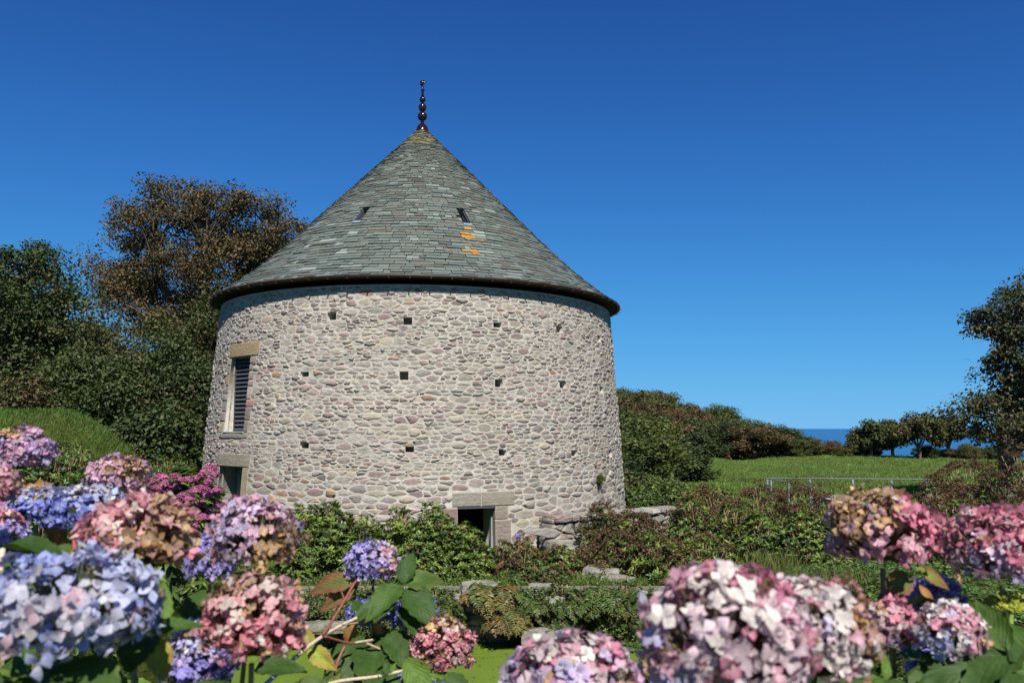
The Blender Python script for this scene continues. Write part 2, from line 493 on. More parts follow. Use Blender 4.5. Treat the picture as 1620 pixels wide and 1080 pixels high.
def build_ground():
    def axis(segs):
        out = [np.arange(a, b, s) for a, b, s in segs]; return np.concatenate(out)
    xs = axis([(-400, -60, 20), (-60, -14, 2), (-14, 10, 0.25), (10, 60, 1.5), (60, 420, 20)])
    ys = axis([(-30, -2, 4), (-2, 3, 0.5), (3, 19, 0.22), (19, 80, 1.2), (80, 260, 5), (260, 700, 40)])
    X, Y = np.meshgrid(xs, ys); Z = terrain(X, Y)
    nx, ny = len(xs), len(ys)
    V = np.stack([X, Y, Z], -1).reshape(-1, 3)
    i = np.arange(nx - 1)[None] + (np.arange(ny - 1) * nx)[:, None]
    F = np.stack([i, i + 1, i + nx + 1, i + nx], -1).reshape(-1, 4)
    C = np.ones((len(V), 3))
    # bare damp soil in the borders near the walls
    yv, xv = V[:, 1], V[:, 0]
    soil = ((yv < 17.2) & (yv > 2.5) & (xv > -9) & (xv < 12)) | (yv < 5)
    C[soil] = (0.75, 0.62, 0.6)
    mb = MB(); mb.add(V, F, C)
    o = part('ground', mb, GROUND, None, True, origin=(0, 0, 0), kind='structure')
    mb = MB(); s = 60000
    ys = [250, 1000, 4000, 15000, s]; xs = [-s, -8000, 0, 8000, s]
    V = [(x, y, -42) for y in ys for x in xs]; F = [[a * 5 + b, a * 5 + b + 1, (a + 1) * 5 + b + 1, (a + 1) * 5 + b] for a in range(4) for b in range(4)]
    mb.add(V, F); part('sea', mb, SEA, None, origin=(0, 0, 0), kind='structure')
    mb = MB(); mb.add([(-5, 3.4, WATER_Z), (3.8, 3.4, WATER_Z), (3.8, WALL_Y + .3, WATER_Z), (-5, WALL_Y + .3, WATER_Z)], [[0, 1, 2, 3]])
    part('pond', mb, POND, None, kind='structure')
build_ground()

# ------------------------------------------------------------------ stone cells
def clip_poly(P, n, d):
    """keep points with n.p <= d"""
    out = []; k = len(P)
    for i in range(k):
        a = P[i]; b = P[(i + 1) % k]
        da = n[0] * a[0] + n[1] * a[1] - d; db = n[0] * b[0] + n[1] * b[1] - d
        if da <= 0: out.append(a)
        if (da < 0) != (db < 0) and abs(da - db) > 1e-12:
            t = da / (da - db); out.append((a[0] + (b[0] - a[0]) * t, a[1] + (b[1] - a[1]) * t))
    return out

def rubble_cells(u0, u1, z0, z1, rects, wfun, hfun, joint, seed=3, big=0.06, ax=0.43):
    """voronoi cells of uneven coursed rubble; returns list of convex polygons (u,z)"""
    r = random.Random(seed); S = []; z = z0 - 0.05
    while z < z1 + 0.1:
        h = hfun(z) * r.choice((.5, .7, .9, 1.1, 1.5)) * r.uniform(.9, 1.1); u = u0 - r.uniform(0, 0.3)
        while u < u1 + 0.2:
            w = wfun(z) * r.choice((.3, .4, .6, .8, 1.0, 1.2, 1.6, 2.1)) * r.uniform(0.85, 1.15)
            S.append((u + w / 2, z + h / 2 + r.gauss(0, h * 0.17), 0.0)); u += w
        z += h
    # a few big stones swallow their neighbours
    S2 = []; bigs = [s for s in S if r.random() < big]
    bg_ = {}
    for b in bigs: bg_.setdefault((int(b[0] / .5), int(b[1] / .5)), []).append(b)
    bset = set(bigs)
    for s in S:
        if s in bset: S2.append((s[0], s[1], 0.0045)); continue
        k = (int(s[0] / .5), int(s[1] / .5)); ok = True
        for di in (-1, 0, 1):
            for dj in (-1, 0, 1):
                for b in bg_.get((k[0] + di, k[1] + dj), []):
                    if abs(b[0] - s[0]) < wfun(s[1]) * 0.62 and abs(b[1] - s[1]) < hfun(s[1]) * 0.95: ok = False
        if ok: S2.append(s)
    g = 0.45; G = {}
    for i, s in enumerate(S2): G.setdefault((int(s[0] * ax // g), int(s[1] // g)), []).append(i)
    cells = []
    for i, s in enumerate(S2):
        if not (u0 <= s[0] <= u1 and z0 <= s[1] <= z1): continue
        if any(a - 0.0 < s[0] < b + 0.0 and c - 0.0 < s[1] < d + 0.0 for a, b, c, d in rects): continue
        P = [(s[0] * ax - .5, s[1] - .5), (s[0] * ax + .5, s[1] - .5), (s[0] * ax + .5, s[1] + .5), (s[0] * ax - .5, s[1] + .5)]
        k = (int(s[0] * ax // g), int(s[1] // g)); near = []
        for di in (-1, 0, 1):
            for dj in (-1, 0, 1):
                near += G.get((k[0] + di, k[1] + dj), [])
        near = sorted((((S2[j][0] - s[0]) * ax) ** 2 + (S2[j][1] - s[1]) ** 2, j) for j in near if j != i)[:16]
        for d2, j in near:
            t = S2[j]; dx = (t[0] - s[0]) * ax; dy = t[1] - s[1]; dl = math.sqrt(d2)
            if dl < 1e-4: continue
            nx, ny = dx / dl, dy / dl
            mid = dl / 2 + (s[2] - t[2]) / (2 * dl)
            jn = joint * r.choice((.25, .5, .8, 1.0, 1.5, 2.2))
            P = clip_poly(P, (nx, ny), nx * s[0] * ax + ny * s[1] + mid - jn)
            if len(P) < 3: break
        if len(P) < 3: continue
        P = [(a / ax, b) for a, b in P]
        jn = joint * 0.8
        for a, b, c, d in rects:
            ext = (min(p[0] for p in P), max(p[0] for p in P), min(p[1] for p in P), max(p[1] for p in P))
            if ext[1] > a and ext[0] < b and ext[3] > c and ext[2] < d:
                opts = [(a - s[0], (1, 0), a - jn), (s[0] - b, (-1, 0), -(b + jn)), (c - s[1], (0, 1), c - jn), (s[1] - d, (0, -1), -(d + jn))]
                o = max(opts, key=lambda q: q[0]); P = clip_poly(P, o[1], o[2])
                if len(P) < 3: break
        P = clip_poly(P, (0, 1), z1) if len(P) >= 3 else P
        P = clip_poly(P, (0, -1), -z0) if len(P) >= 3 else P
        if len(P) < 3: continue
        A = 0.5 * abs(sum(P[q][0] * P[(q + 1) % len(P)][1] - P[(q + 1) % len(P)][0] * P[q][1] for q in range(len(P))))
        if A < 0.0012: continue
        cells.append((P, A))
    return cells

def soften(P, r, rough=0.006):
    """irregular outline: corners cut unevenly, some stones pinched into wedges and lenses"""
    k = len(P); cx = sum(p[0] for p in P) / k; cz = sum(p[1] for p in P) / k
    out = []
    for i in range(k):
        a = P[i]; b = P[(i + 1) % k]; L = math.hypot(b[0] - a[0], b[1] - a[1])
        if L < 0.018: out.append(((a[0] + b[0]) / 2, (a[1] + b[1]) / 2)); continue
        t = r.uniform(0.03, 0.2); t2 = r.uniform(0.03, .2)
        out.append((a[0] + (b[0] - a[0]) * t, a[1] + (b[1] - a[1]) * t))
        if L > 0.12: m = r.uniform(.4, .6); out.append((a[0] + (b[0] - a[0]) * m + r.gauss(0, .004), a[1] + (b[1] - a[1]) * m + r.gauss(0, .006)))
        out.append((a[0] + (b[0] - a[0]) * (1 - t2), a[1] + (b[1] - a[1]) * (1 - t2)))
    while len(out) > 13: out.pop(r.randrange(len(out)))
    mx = max(abs(p[0] - cx) for p in out) + 1e-6
    pl = r.choice((0, 0, 0, .15, .3, .55)); pr = r.choice((0, 0, 0, .15, .3, .55)); hz = r.uniform(.84, 1.02); up = r.choice((-1, 0, 0, 1))
    res = []
    for (x, z) in out:
        q = (x - cx) / mx; f = 1 - (pr * max(0, q) ** 1.5 + pl * max(0, -q) ** 1.5)
        dz = (z - cz) * f * hz + up * (1 - f) * .02
        res.append((x + r.gauss(0, rough), cz + dz + r.gauss(0, rough * .6)))
    return res

def stone_mesh(mb, P, f3d, proud, col, r, depth=0.03):
    """f3d(u,z,h) -> world position; outline ring buried, shoulder ring, uneven face"""
    k = len(P)
    cx = sum(p[0] for p in P) / k; cz = sum(p[1] for p in P) / k
    V = [f3d(p[0], p[1], -depth) for p in P]; kk = .92 if depth < .01 else .96
    V += [f3d(p[0] * kk + cx * (1 - kk), p[1] * kk + cz * (1 - kk), proud * r.uniform(0.0, 0.8)) for p in P]
    V += [f3d(p[0] * .8 + cx * .2, p[1] * .8 + cz * .2, proud * r.uniform(.6, 1.3)) for p in P]
    V.append(f3d(cx, cz, proud * r.uniform(0.9, 1.2)))
    sm = r.random() ** 1.3
    U = [(1.2, sm)] * k + [(0.85, sm)] * k + [(0.12, sm)] * k + [(0, sm)]
    F = []
    for i in range(k):
        j = (i + 1) % k
        F += [[i, j, k + j, k + i], [k + i, k + j, 2 * k + j, 2 * k + i], [2 * k + i, 2 * k + j, 3 * k]]
    mb.add(V, F, col, U)

STONE_PAL = [((0.275, 0.262, 0.220), 40), ((0.240, 0.236, 0.208), 26), ((0.225, 0.175, 0.158), 12), ((0.250, 0.203, 0.182), 16),
             ((0.31, 0.28, 0.21), 18), ((0.165, 0.155, 0.14), 4), ((0.25, 0.150, 0.10), 2), ((0.27, 0.20, 0.11), 1.2), ((0.21, 0.175, 0.165), 7)]

def pick(pal, r):
    t = r.uniform(0, sum(w for _, w in pal))
    for c, w in pal:
        t -= w
        if t <= 0: break
    k = r.uniform(0.82, 1.18)
    return tuple(min(1, x * k * r.uniform(0.97, 1.03) * t_) for x, t_ in zip(c, (1.06, 1.01, 1.06)))

# ------------------------------------------------------------------ tower
TD = 20.5; TAZ = math.radians(-6.4)
TC = np.array([TD * math.sin(TAZ), TD * math.cos(TAZ)])
D0 = -TC / TD; R0 = np.array([-D0[1], D0[0]])
ZE = 5.02            # wall head under the eaves
RW0, RW1 = 5.0, 4.67
def rwall(z):
    t = np.clip(z / ZE, -0.1, 1)
    return RW0 + (RW1 - RW0) * t ** 1.25 if t > 0 else RW0 - 0.02 * t
def tdir(th):
    return D0 * math.cos(th) + R0 * math.sin(th)
UR = 5.0             # u = theta * UR
def tw(u, z, h=0.0):
    d = tdir(u / UR); r = rwall(z) + h
    return (TC[0] + d[0] * r, TC[1] + d[1] * r, z)
def on_tower(px, py, rad=None):
    """(u, z) where the ray through the pixel meets the wall"""
    v = ray(px, py); z = 2.0
    for _ in range(12):
        r = rwall(z) if rad is None else rad(z)
        a = v[0] ** 2 + v[1] ** 2; b = -2 * (v[0] * TC[0] + v[1] * TC[1]); c = TD ** 2 - r * r
        disc = max(0, b * b - 4 * a * c); t = (-b - math.sqrt(disc)) / (2 * a); z = CAM[2] + v[2] * t
    p = np.array([v[0] * t, v[1] * t]) - TC
    return math.atan2(p @ R0, p @ D0) * UR, z

tower = thing('dovecote_tower', 'round rubble stone dovecote tower with conical slate roof and dark finial', 'tower', (TC[0], TC[1], 0))

def rect_px(x0, x1, y0, y1):
    ul, zt = on_tower(x0, (y0 + y1) / 2)[0], on_tower((x0 + x1) / 2, y0)[1]
    ur, zb = on_tower(x1, (y0 + y1) / 2)[0], on_tower((x0 + x1) / 2, y1)[1]
    return (ul, ur, zb, zt)

# small square holes: centre x, top y, width, height in photo pixels
HOLES_PX = [(525, 495, 14, 11), (645, 502, 14, 12), (787, 510, 13, 9), (886, 516, 12, 10), (950, 532, 9, 10),
            (482, 588, 13, 9), (639, 588, 14, 13), (789, 600, 12, 13), (891, 603, 11, 12), (953, 612, 8, 10),
            (482, 700, 15, 10), (648, 707, 14, 8), (795, 712, 12, 9), (909, 712, 10, 10), (967, 712, 7, 11)]
holes = []
for cx, ty, w, h in HOLES_PX:
    a, b, c, d = rect_px(cx - w / 2, cx + w / 2, ty, ty + h)
    q_ = (len(holes) * 37 % 11) / 11.0
    holes.append((a, a + max(0.10 + .05 * q_, min(.2, b - a)), c + .02 * q_, d + .012 * (1 - q_)))
win_u = on_tower(377, 620)[0]
slit = (on_tower(361, 620)[0], on_tower(392, 620)[0], on_tower(377, 684)[1], on_tower(377, 565)[1])
u_ld = on_tower(364, 760)[0]
ldoor = (on_tower(346, 760)[0], on_tower(383, 760)[0], 0.05, on_tower(364, 738)[1])
rdoor0 = rect_px(724, 783, 801, 864)
rdoor = (rdoor0[0], rdoor0[1], -0.12, rdoor0[3])

# dressed blocks: (u0,u1,z0,z1,colour,name,proud,label)
def zpx(px, py): return on_tower(px, py)[1]
OCH = (0.265, 0.205, 0.125); GR = (0.24, 0.225, 0.18); MAU = (0.22, 0.165, 0.15)
blocks = [
    (slit[0] - 0.10, slit[1] + 0.26, slit[3], slit[3] + 0.30, OCH, 'lintel', 'ochre lintel over the louvred slit'),
    (slit[0] - 0.22, slit[1] + 0.12, slit[2] - 0.12, slit[2], GR, 'sill', None),
    (ldoor[0] - 0.16, ldoor[1] + 0.20, ldoor[3], ldoor[3] + 0.27, GR, 'lintel', None),
    (ldoor[1], ldoor[1] + 0.17, 0.75, ldoor[3], (0.27, 0.235, 0.165), 'jamb_stone', None),
    (ldoor[1], ldoor[1] + 0.22, 0.05, 0.73, GR, 'jamb_stone', None),
    (ldoor[0] - 0.22, ldoor[0], 0.6, ldoor[3], GR, 'jamb_stone', None),
    (rdoor[0] - 0.10, rdoor[0] + 0.46, rdoor[3], rdoor[3] + 0.27, (0.27, 0.255, 0.215), 'lintel', None),
    (rdoor[0] + 0.47, rdoor[1] + 0.42, rdoor[3], rdoor[3] + 0.27, (0.27, 0.25, 0.20), 'lintel', None),
    (rdoor[1], rdoor[1] + 0.27, rdoor[3] - 0.25, rdoor[3], (0.25, 0.22, 0.18), 'jamb_stone', None),
    (rdoor[1], rdoor[1] + 0.33, -0.12, rdoor[3] - 0.26, (0.24, 0.205, 0.185), 'jamb_stone', None),
    (rdoor[0] - 0.30, rdoor[0], rdoor[3] - 0.40, rdoor[3] - 0.02, MAU, 'jamb_stone', None),
    (rdoor[0] - 0.25, rdoor[0], -0.12, rdoor[3] - 0.41, MAU, 'jamb_stone', None),
]
# stones beside the slit window
zz = slit[2]; rj = random.Random(5)
while zz < slit[3] - 0.08:
    h = min(rj.uniform(0.12, 0.30), slit[3] - zz)
    blocks.append((slit[0] - rj.uniform(0.10, 0.28), slit[0], zz, zz + h - 0.015, pick(STONE_PAL, rj), 'jamb_stone', None))
    zz += h
zz = slit[2]
while zz < slit[3] - 0.08:
    h = min(rj.uniform(0.12, 0.30), slit[3] - zz)
    blocks.append((slit[1], slit[1] + rj.uniform(0.10, 0.28), zz, zz + h - 0.015, pick(STONE_PAL, rj), 'jamb_stone', None))
    zz += h

def build_wall():
    openings = holes + [slit, ldoor, rdoor]
    U_MAX = PI * UR
    us = sorted(set([round(x, 4) for x in np.arange(-U_MAX, U_MAX, 0.15)] + [round(v, 4) for o in openings for v in o[:2]] + [round(U_MAX, 4)]))
    zs = sorted(set([round(x, 4) for x in np.arange(-0.4, ZE, 0.2)] + [round(v, 4) for o in openings for v in o[2:]] + [ZE + 0.03]))
    V = [tw(u, z, 0.0) for z in zs for u in us]; n = len(us); F = []
    for a in range(len(zs) - 1):
        for b in range(n - 1):
            um, zm = (us[b] + us[b + 1]) / 2, (zs[a] + zs[a + 1]) / 2
            if any(o[0] < um < o[1] and o[2] < zm < o[3] for o in openings): continue
            F.append([a * n + b, a * n + b + 1, (a + 1) * n + b + 1, (a + 1) * n + b])
    mb = MB(); mb.add(V, F)
    # reveals: straight-sided recesses
    for o in openings:
        small = o in holes
        dep = 0.30 if small else 0.75
        um = (o[0] + o[1]) / 2; d = np.array([*tdir(um / UR), 0.0])
        c = [np.array(tw(o[0], o[2])), np.array(tw(o[1], o[2])), np.array(tw(o[1], o[3])), np.array(tw(o[0], o[3]))]
        q = [p - d * dep for p in c]
        FF = [[i, (i + 1) % 4, 4 + (i + 1) % 4, 4 + i] for i in range(4)]
        if small: FF.append([4, 5, 6, 7])
        mb.add(c + q, FF)
    w = part('wall', mb, MORTAR, tower, True, origin=(TC[0], TC[1], 0))
    return w
wall = build_wall()

def build_tower_stones():
    r = random.Random(11)
    brects = [(b[0], b[1], b[2], b[3]) for b in blocks]
    rects = holes + [slit, ldoor, rdoor] + brects
    umax = math.radians(112) * UR
    wf = lambda z: 0.175 + 0.17 * max(0, 1 - z / 1.7)
    hf = lambda z: 0.078 + 0.075 * max(0, 1 - z / 1.6)
    cells = rubble_cells(-umax, umax, -0.3, ZE, rects, wf, hf, 0.003, 3, 0.05)
    vis = math.radians(75) * UR
    order = sorted(range(len(cells)), key=lambda i: -cells[i][1] * (max(0.0, math.cos(sum(p[0] for p in cells[i][0]) / len(cells[i][0]) / UR)) if sum(p[1] for p in cells[i][0]) / len(cells[i][0]) > 0.35 else 0))
    singles = set(order[:285])
    rest = MB()
    for i, (P, A) in enumerate(cells):
        Q = soften(P, r, 0.005)
        if len(Q) < 4: continue
        col = pick(STONE_PAL, r)
        pr = r.choice((0.002, 0.004, .007, .011, .020)) * r.uniform(.7, 1.3)
        if i in singles:
            mb = MB(); stone_mesh(mb, Q, tw, pr, col, r, .005); part('stone', mb, STONE, wall, True)
        else:
            stone_mesh(rest, Q, tw, pr, col, r, .005)
    o = part('rubble_stones', rest, STONE, wall, True, origin=(TC[0], TC[1], 0), kind='stuff')
    for (u0, u1, z0, z1, col, nm, lab) in blocks:
        g = 0.006; mb = MB()
        # curved dressed block: strip of columns
        n = max(2, int((u1 - u0) / 0.12) + 1); V = []; F = []
        uu = np.linspace(u0 + (g if nm == 'jamb_stone' and False else 0), u1 - g, n)
        jit = [r.gauss(0, 0.004) for _ in range(8)]
        prof = [(-0.10, z0 + g * .5), (0.004, z0 + g * .5), (0.022, z0 + g + 0.012), (0.026, (z0 + z1) / 2), (0.022, z1 - g - 0.012), (0.004, z1 - g * .5), (-0.10, z1 - g * .5)]
        for k, u in enumerate(uu):
            e = 0.7 if k in (0, n - 1) else 1.0
            for q, (h, z) in enumerate(prof): V.append(tw(u, z, h * e if h > 0 else h))
        m = len(prof)
        for a in range(n - 1):
            for q in range(m - 1): F.append([a * m + q, (a + 1) * m + q, (a + 1) * m + q + 1, a * m + q + 1])
        F += [list(range(m)), list(range((n - 1) * m, n * m))[::-1]]
        Uv = [(0.6 if (k in (0, n - 1)) else (0.3 if q in (0, 1, 5, 6) else 0), 0) for k in range(n) for q in range(m)]
        mb.add(V, F, col, Uv); part(nm, mb, ASHLAR, wall, False, label=lab)
build_tower_stones()

def build_joinery():
    # louvred slit
    um = (slit[0] + slit[1]) / 2; d = np.array([*tdir(um / UR), 0.0]); s = np.array([-d[1], d[0], 0.0]) * 1.0
    if s @ np.array([*R0, 0]) < 0: s = -s
    up = np.array([0, 0, 1.0])
    w = slit[1] - slit[0]; zc = (slit[2] + slit[3]) / 2; h = slit[3] - slit[2]
    c = np.array([TC[0], TC[1], zc]) + d * (rwall(zc) - 0.19)
    win = MB(); t = 0.03
    for sx in (-1, 1): obox(win, c + s * sx * (w / 2 - t / 2), s, up, d, t / 2, h / 2 + .0, 0.03)
    for sz in (-1, 1): obox(win, c + up * sz * (h / 2 - t / 2), s, up, d, w / 2 - t, t / 2, 0.03)
    wo_ = part('window', win, LOUVRE, tower)
    n = 17
    for i in range(n):
        z = -h / 2 + t + (i + .5) * (h - 2 * t) / n
        mb = MB(); tilt = math.radians(38)
        Yv = up * math.cos(tilt) - d * math.sin(tilt); Zv = np.cross(s, Yv)
        obox(mb, c + up * z, s, Yv, Zv, w / 2 - t - .002, 0.034, 0.006); part('slat', mb, LOUVRE, wo_)
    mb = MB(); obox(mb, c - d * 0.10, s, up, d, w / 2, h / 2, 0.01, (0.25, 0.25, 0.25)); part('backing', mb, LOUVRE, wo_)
    mb = MB(); obox(mb, c + d * .16 + up * (-h / 2 + 0.012), s, d, up, w / 2 - .01, .11, 0.01, (8, 7.6, 6.6)); part('window_ledge', mb, LOUVRE, wo_, label='pale mortar ledge under the louvres')
    # lower left door
    um = (ldoor[0] + ldoor[1]) / 2; d = np.array([*tdir(um / UR), 0.0]); s = np.array([-d[1], d[0], 0.0])
    if s @ np.array([*R0, 0]) < 0: s = -s
    w = ldoor[1] - ldoor[0]; h = ldoor[3] - ldoor[2]; zc = (ldoor[2] + ldoor[3]) / 2
    c = np.array([TC[0], TC[1], zc]) + d * (rwall(zc) - 0.42)
    dr = MB()
    for sx in (-1, 1): obox(dr, c + s * sx * (w / 2 - .03), s, up, d, .03, h / 2, 0.035)
    obox(dr, c + up * (h / 2 - .03), s, up, d, w / 2 - .06, .03, 0.035)
    do = part('door', dr, DOORPAINT, tower)
    for i in range(2):
        mb = MB(); pw = (w - .12) / 4
        obox(mb, c + s * (-w / 2 + .06 + pw * (i + .5)) - d * 0.01 - up * .03, s, up, d, pw / 2 - .006, h / 2 - .04, 0.015, (1.2, 1.2, 1.2)); part('plank', mb, DOORPAINT, do)
    # right door frame
    um = (rdoor[0] + rdoor[1]) / 2; d = np.array([*tdir(um / UR), 0.0]); s = np.array([-d[1], d[0], 0.0])
    if s @ np.array([*R0, 0]) < 0: s = -s
    w = rdoor[1] - rdoor[0]; h = rdoor[3] - rdoor[2]; zc = (rdoor[2] + rdoor[3]) / 2
    c = np.array([TC[0], TC[1], zc]) + d * (rwall(zc) - 0.20)
    fr = MB()
    for sx in (-1, 1): obox(fr, c + s * sx * (w / 2 - .017), s, up, d, .017, h / 2, 0.04, (1.2, 1.1, 1.0))
    fo = part('door_frame', fr, DOORPAINT, tower)
    mb = MB(); obox(mb, np.array([TC[0], TC[1], rdoor[3] - .016]) + d * (rwall(rdoor[3]) - 0.08), s, up, d, w / 2 + .0, .015, 0.11, (0.35, 0.3, 0.28)); part('lintel_board', mb, DOORPAINT, fo)
    # stone floor inside
    mb = MB(); a = np.linspace(0, 2 * PI, 33)[:-1]
    mb.add([(TC[0] + 4.6 * math.cos(t), TC[1] + 4.6 * math.sin(t), -0.15) for t in a], [list(range(32))]); part('inner_floor', mb, DRYSTONE, tower)
    mb = MB()
    A = [t for t in np.linspace(-PI, PI, 49)[:-1]]
    V = [(TC[0] + 3.9 * math.cos(t), TC[1] + 3.9 * math.sin(t), z) for z in (-0.15, 5.0) for t in A]
    F = [[i, (i + 1) % 48, 48 + (i + 1) % 48, 48 + i] for i in range(48) if not (min(abs(math.atan2(tdir(uu / UR)[1], tdir(uu / UR)[0]) - A[i]) for uu in (um, (ldoor[0] + ldoor[1]) / 2)) < 0.22)]
    mb.add(V, F, (0.35, 0.33, 0.3)); part('inner_wall', mb, ASHLAR, tower)
build_joinery()

# --- roof
Z_EAVE = 5.19; R_EAVE = 4.86; Z_APEX = 9.80
PROF = []
def build_profile():
    # outline of the cone, flared at the foot
    pts = [(R_EAVE, Z_EAVE), (4.42, 5.50), (3.86, 5.965), (3.1, 6.71), (0.12, Z_APEX + 0.0)]
    dense = []
    for (a, b), (c, d) in zip(pts[:-1], pts[1:]):
        for t in np.linspace(0, 1, 12)[:-1]: dense.append((a + (c - a) * t, b + (d - b) * t))
    dense.append(pts[-1]); D = np.array(dense)
    for _ in range(40): D[1:-1] = D[1:-1] * .5 + (D[:-2] + D[2:]) * .25
    return D
PR = build_profile(); PS = np.concatenate([[0], np.cumsum(np.linalg.norm(np.diff(PR, axis=0), axis=1))]); RL = PS[-1]
def rp(s, th, h=0.0):
    r = np.interp(s, PS, PR[:, 0]); z = np.interp(s, PS, PR[:, 1])
    e = 0.05; r2 = np.interp(s + e, PS, PR[:, 0]); z2 = np.interp(s + e, PS, PR[:, 1])
    r1 = np.interp(s - e, PS, PR[:, 0]); z1 = np.interp(s - e, PS, PR[:, 1])
    tx, tz = r2 - r1, z2 - z1; L = math.hypot(tx, tz)
    if L < 1e-6: tx, tz, L = -0.7, 0.7, 0.99
    nx, nz = tz / L, -tx / L
    r = r + nx * h; z = z + nz * h; d = tdir(th)
    return np.array([TC[0] + d[0] * r, TC[1] + d[1] * r, z])

def roof_hit(px, py):
    best = None; v = ray(px, py)
    for th in np.linspace(-1.4, 1.4, 281):
        for s in np.linspace(0, RL, 120):
            p = rp(s, th) - CAM; q = p * (v[1] / p[1]); e = (q[0] - v[0]) ** 2 + (q[2] - v[2]) ** 2
            if best is None or e < best[0]: best = (e, th, s)
    return best[1], best[2]

def build_roof():
    r = random.Random(21)
    slots = []
    for (tx, ty, bx, by) in ((579, 331, 568, 352), (729, 334, 738, 357)):
        t1, s1 = roof_hit(tx, ty); t0, s0 = roof_hit(bx, by); slots.append(((t0 + t1) / 2, s0, s1))
    lich = [roof_hit(740, 376), roof_hit(748, 401), roof_hit(744, 363), roof_hit(590, 402), roof_hit(736, 342)]
    lr = [0.17, 0.11, 0.06, 0.07, .04]
    # underlay, open at the slots
    nth = 128; mb = MB(); HW = 0.075
    ss = sorted(list(np.linspace(0, RL, 70)) + [v for q in slots for v in q[1:]])
    wd = [[HW / float(np.interp(v, PS, PR[:, 0])) for v in q[1:]] for q in slots]
    ths = sorted([2 * PI * k / nth - PI for k in range(nth)] + [q[0] + e * w[0] for q, w in zip(slots, wd) for e in (-1, 1)]); nth = len(ths)
    V = [rp(s, th, -0.012) for s in ss for th in ths]; F = []
    slot_cells = set()
    for a in range(len(ss) - 1):
        for k in range(nth):
            sm, tm = (ss[a] + ss[a + 1]) / 2, (ths[k] + ths[(k + 1) % nth]) / 2
            if any(q[1] < sm < q[2] and abs(tm - q[0]) < w[0] for q, w in zip(slots, wd)): continue
            F.append([a * nth + k, a * nth + (k + 1) % nth, (a + 1) * nth + (k + 1) % nth, (a + 1) * nth + k])
    mb.add(V, F)
    # soffit
    V = []; 
    for k in range(nth):
        th = 2 * PI * k / nth; d = tdir(th)
        V.append((TC[0] + d[0] * (R_EAVE - 0.01), TC[1] + d[1] * (R_EAVE - 0.01), Z_EAVE - 0.03)); V.append((TC[0] + d[0] * 4.5, TC[1] + d[1] * 4.5, Z_EAVE - 0.03))
    mb.add(V, [[2 * k, 2 * k + 1, (2 * k + 3) % (2 * nth), (2 * k + 2) % (2 * nth)] for k in range(nth)], (0.4, 0.36, .3))
    roof = part('roof', mb, UNDERLAY, tower, False, origin=(TC[0], TC[1], Z_EAVE))
    # slates
    slates = []; s = -0.05; row = 0
    while s < RL - 0.06:
        t = max(0, s) / RL; e = 0.132 * (1 - t) + 0.062 * t
        rad = float(np.interp(max(0, s), PS, PR[:, 0]))
        th = -PI + r.uniform(0, .1)
        while th < PI:
            w = min(r.choice((.13, .18, .24, .30, .38, .48)) * r.uniform(.9, 1.1) * (1 - .5 * t), 2 * PI * rad / 9)
            dth = w / rad
            slates.append((s, e, th, min(th + dth, PI + .02), rad, t)); th += dth
        s += e; row += 1
    cand = []
    for i, (s0, e, a, b, rad, t) in enumerate(slates):
        m = (a + b) / 2
        vis = max(0, math.cos(m)) if abs(m) < 1.25 else 0
        cand.append((-(b - a) * rad * e * vis * (1.6 if t < .35 else 1), i))
    singles = set(i for _, i in sorted(cand)[:290])
    rest = MB()
    base = [(0.082, 0.104, 0.094), (0.096, 0.118, 0.104), (0.070, 0.086, 0.078), (0.105, 0.128, 0.114), (0.086, 0.094, 0.080), (0.080, 0.080, 0.066)]
    for i, (s0, e, a, b, rad, t) in enumerate(slates):
        m = (a + b) / 2
        hit = False
        for (sth, sl, sh) in slots:
            hw = 0.085 / max(rad, .1)
            if abs(m - sth) < hw + (b - a) / 2 and sl - 0.02 < s0 + e * .5 < sh + 0.02:
                hit = True
                if m < sth: b = min(b, sth - hw)
                else: a = max(a, sth + hw)
        if hit and b - a < 0.006: continue
        ds = r.gauss(0, 0.007) - (0.03 if r.random() < .012 else 0); th_ = r.uniform(0.009, 0.018); lift = r.uniform(0.014, 0.030)
        g = 0.004 / rad; sk = r.gauss(0, 0.006)
        top = s0 + e * 1.25
        c = base[r.randrange(len(base))]; k = r.uniform(0.92, 1.28)
        mixo = t ** 1.3 * .6 if r.random() < .8 else 0.1
        col = np.array(c) * k * (1 - mixo) + np.array((0.088, 0.088, 0.060)) * k * mixo
        if t > 0.88 and r.random() < .6: col = col * .5 + np.array((0.22, 0.17, 0.04)) * .5
        if r.random() < 0.06: col = np.array((0.155, 0.185, 0.165)) * k
        lic = .35 if (m > .85 and m < 1.4 and r.random() < .15) else (.25 if r.random() < .03 else 0)
        for (lt, ls), R_ in zip(lich, lr):
            dd = math.hypot((m - lt) * rad, (s0 + e / 2 - ls) * .9)
            lic = max(lic, 1 - dd / (R_ * 1.9))
        V = []
        for (ss_, h0, sg) in ((s0 + ds, lift, 1), (top, 0.001, .96)):
            for tt, q in ((a + g, sk), (b - g, -sk)):
                for hh in (h0, h0 + th_):
                    V.append(rp(ss_ + (q if ss_ < top else 0), m + (tt - m) * sg, hh))
        F = [[0, 2, 3, 1], [1, 3, 7, 5], [0, 1, 5, 4], [2, 6, 7, 3], [4, 5, 7, 6]]
        if i in singles:
            mb = MB(); mb.add(V, F, col, [(lic, 0)] * 8); part('slate', mb, SLATE, roof)
        else: rest.add(V, F, col, [(lic, 0)] * 8)
    part('slate_courses', rest, SLATE, roof, kind='stuff')
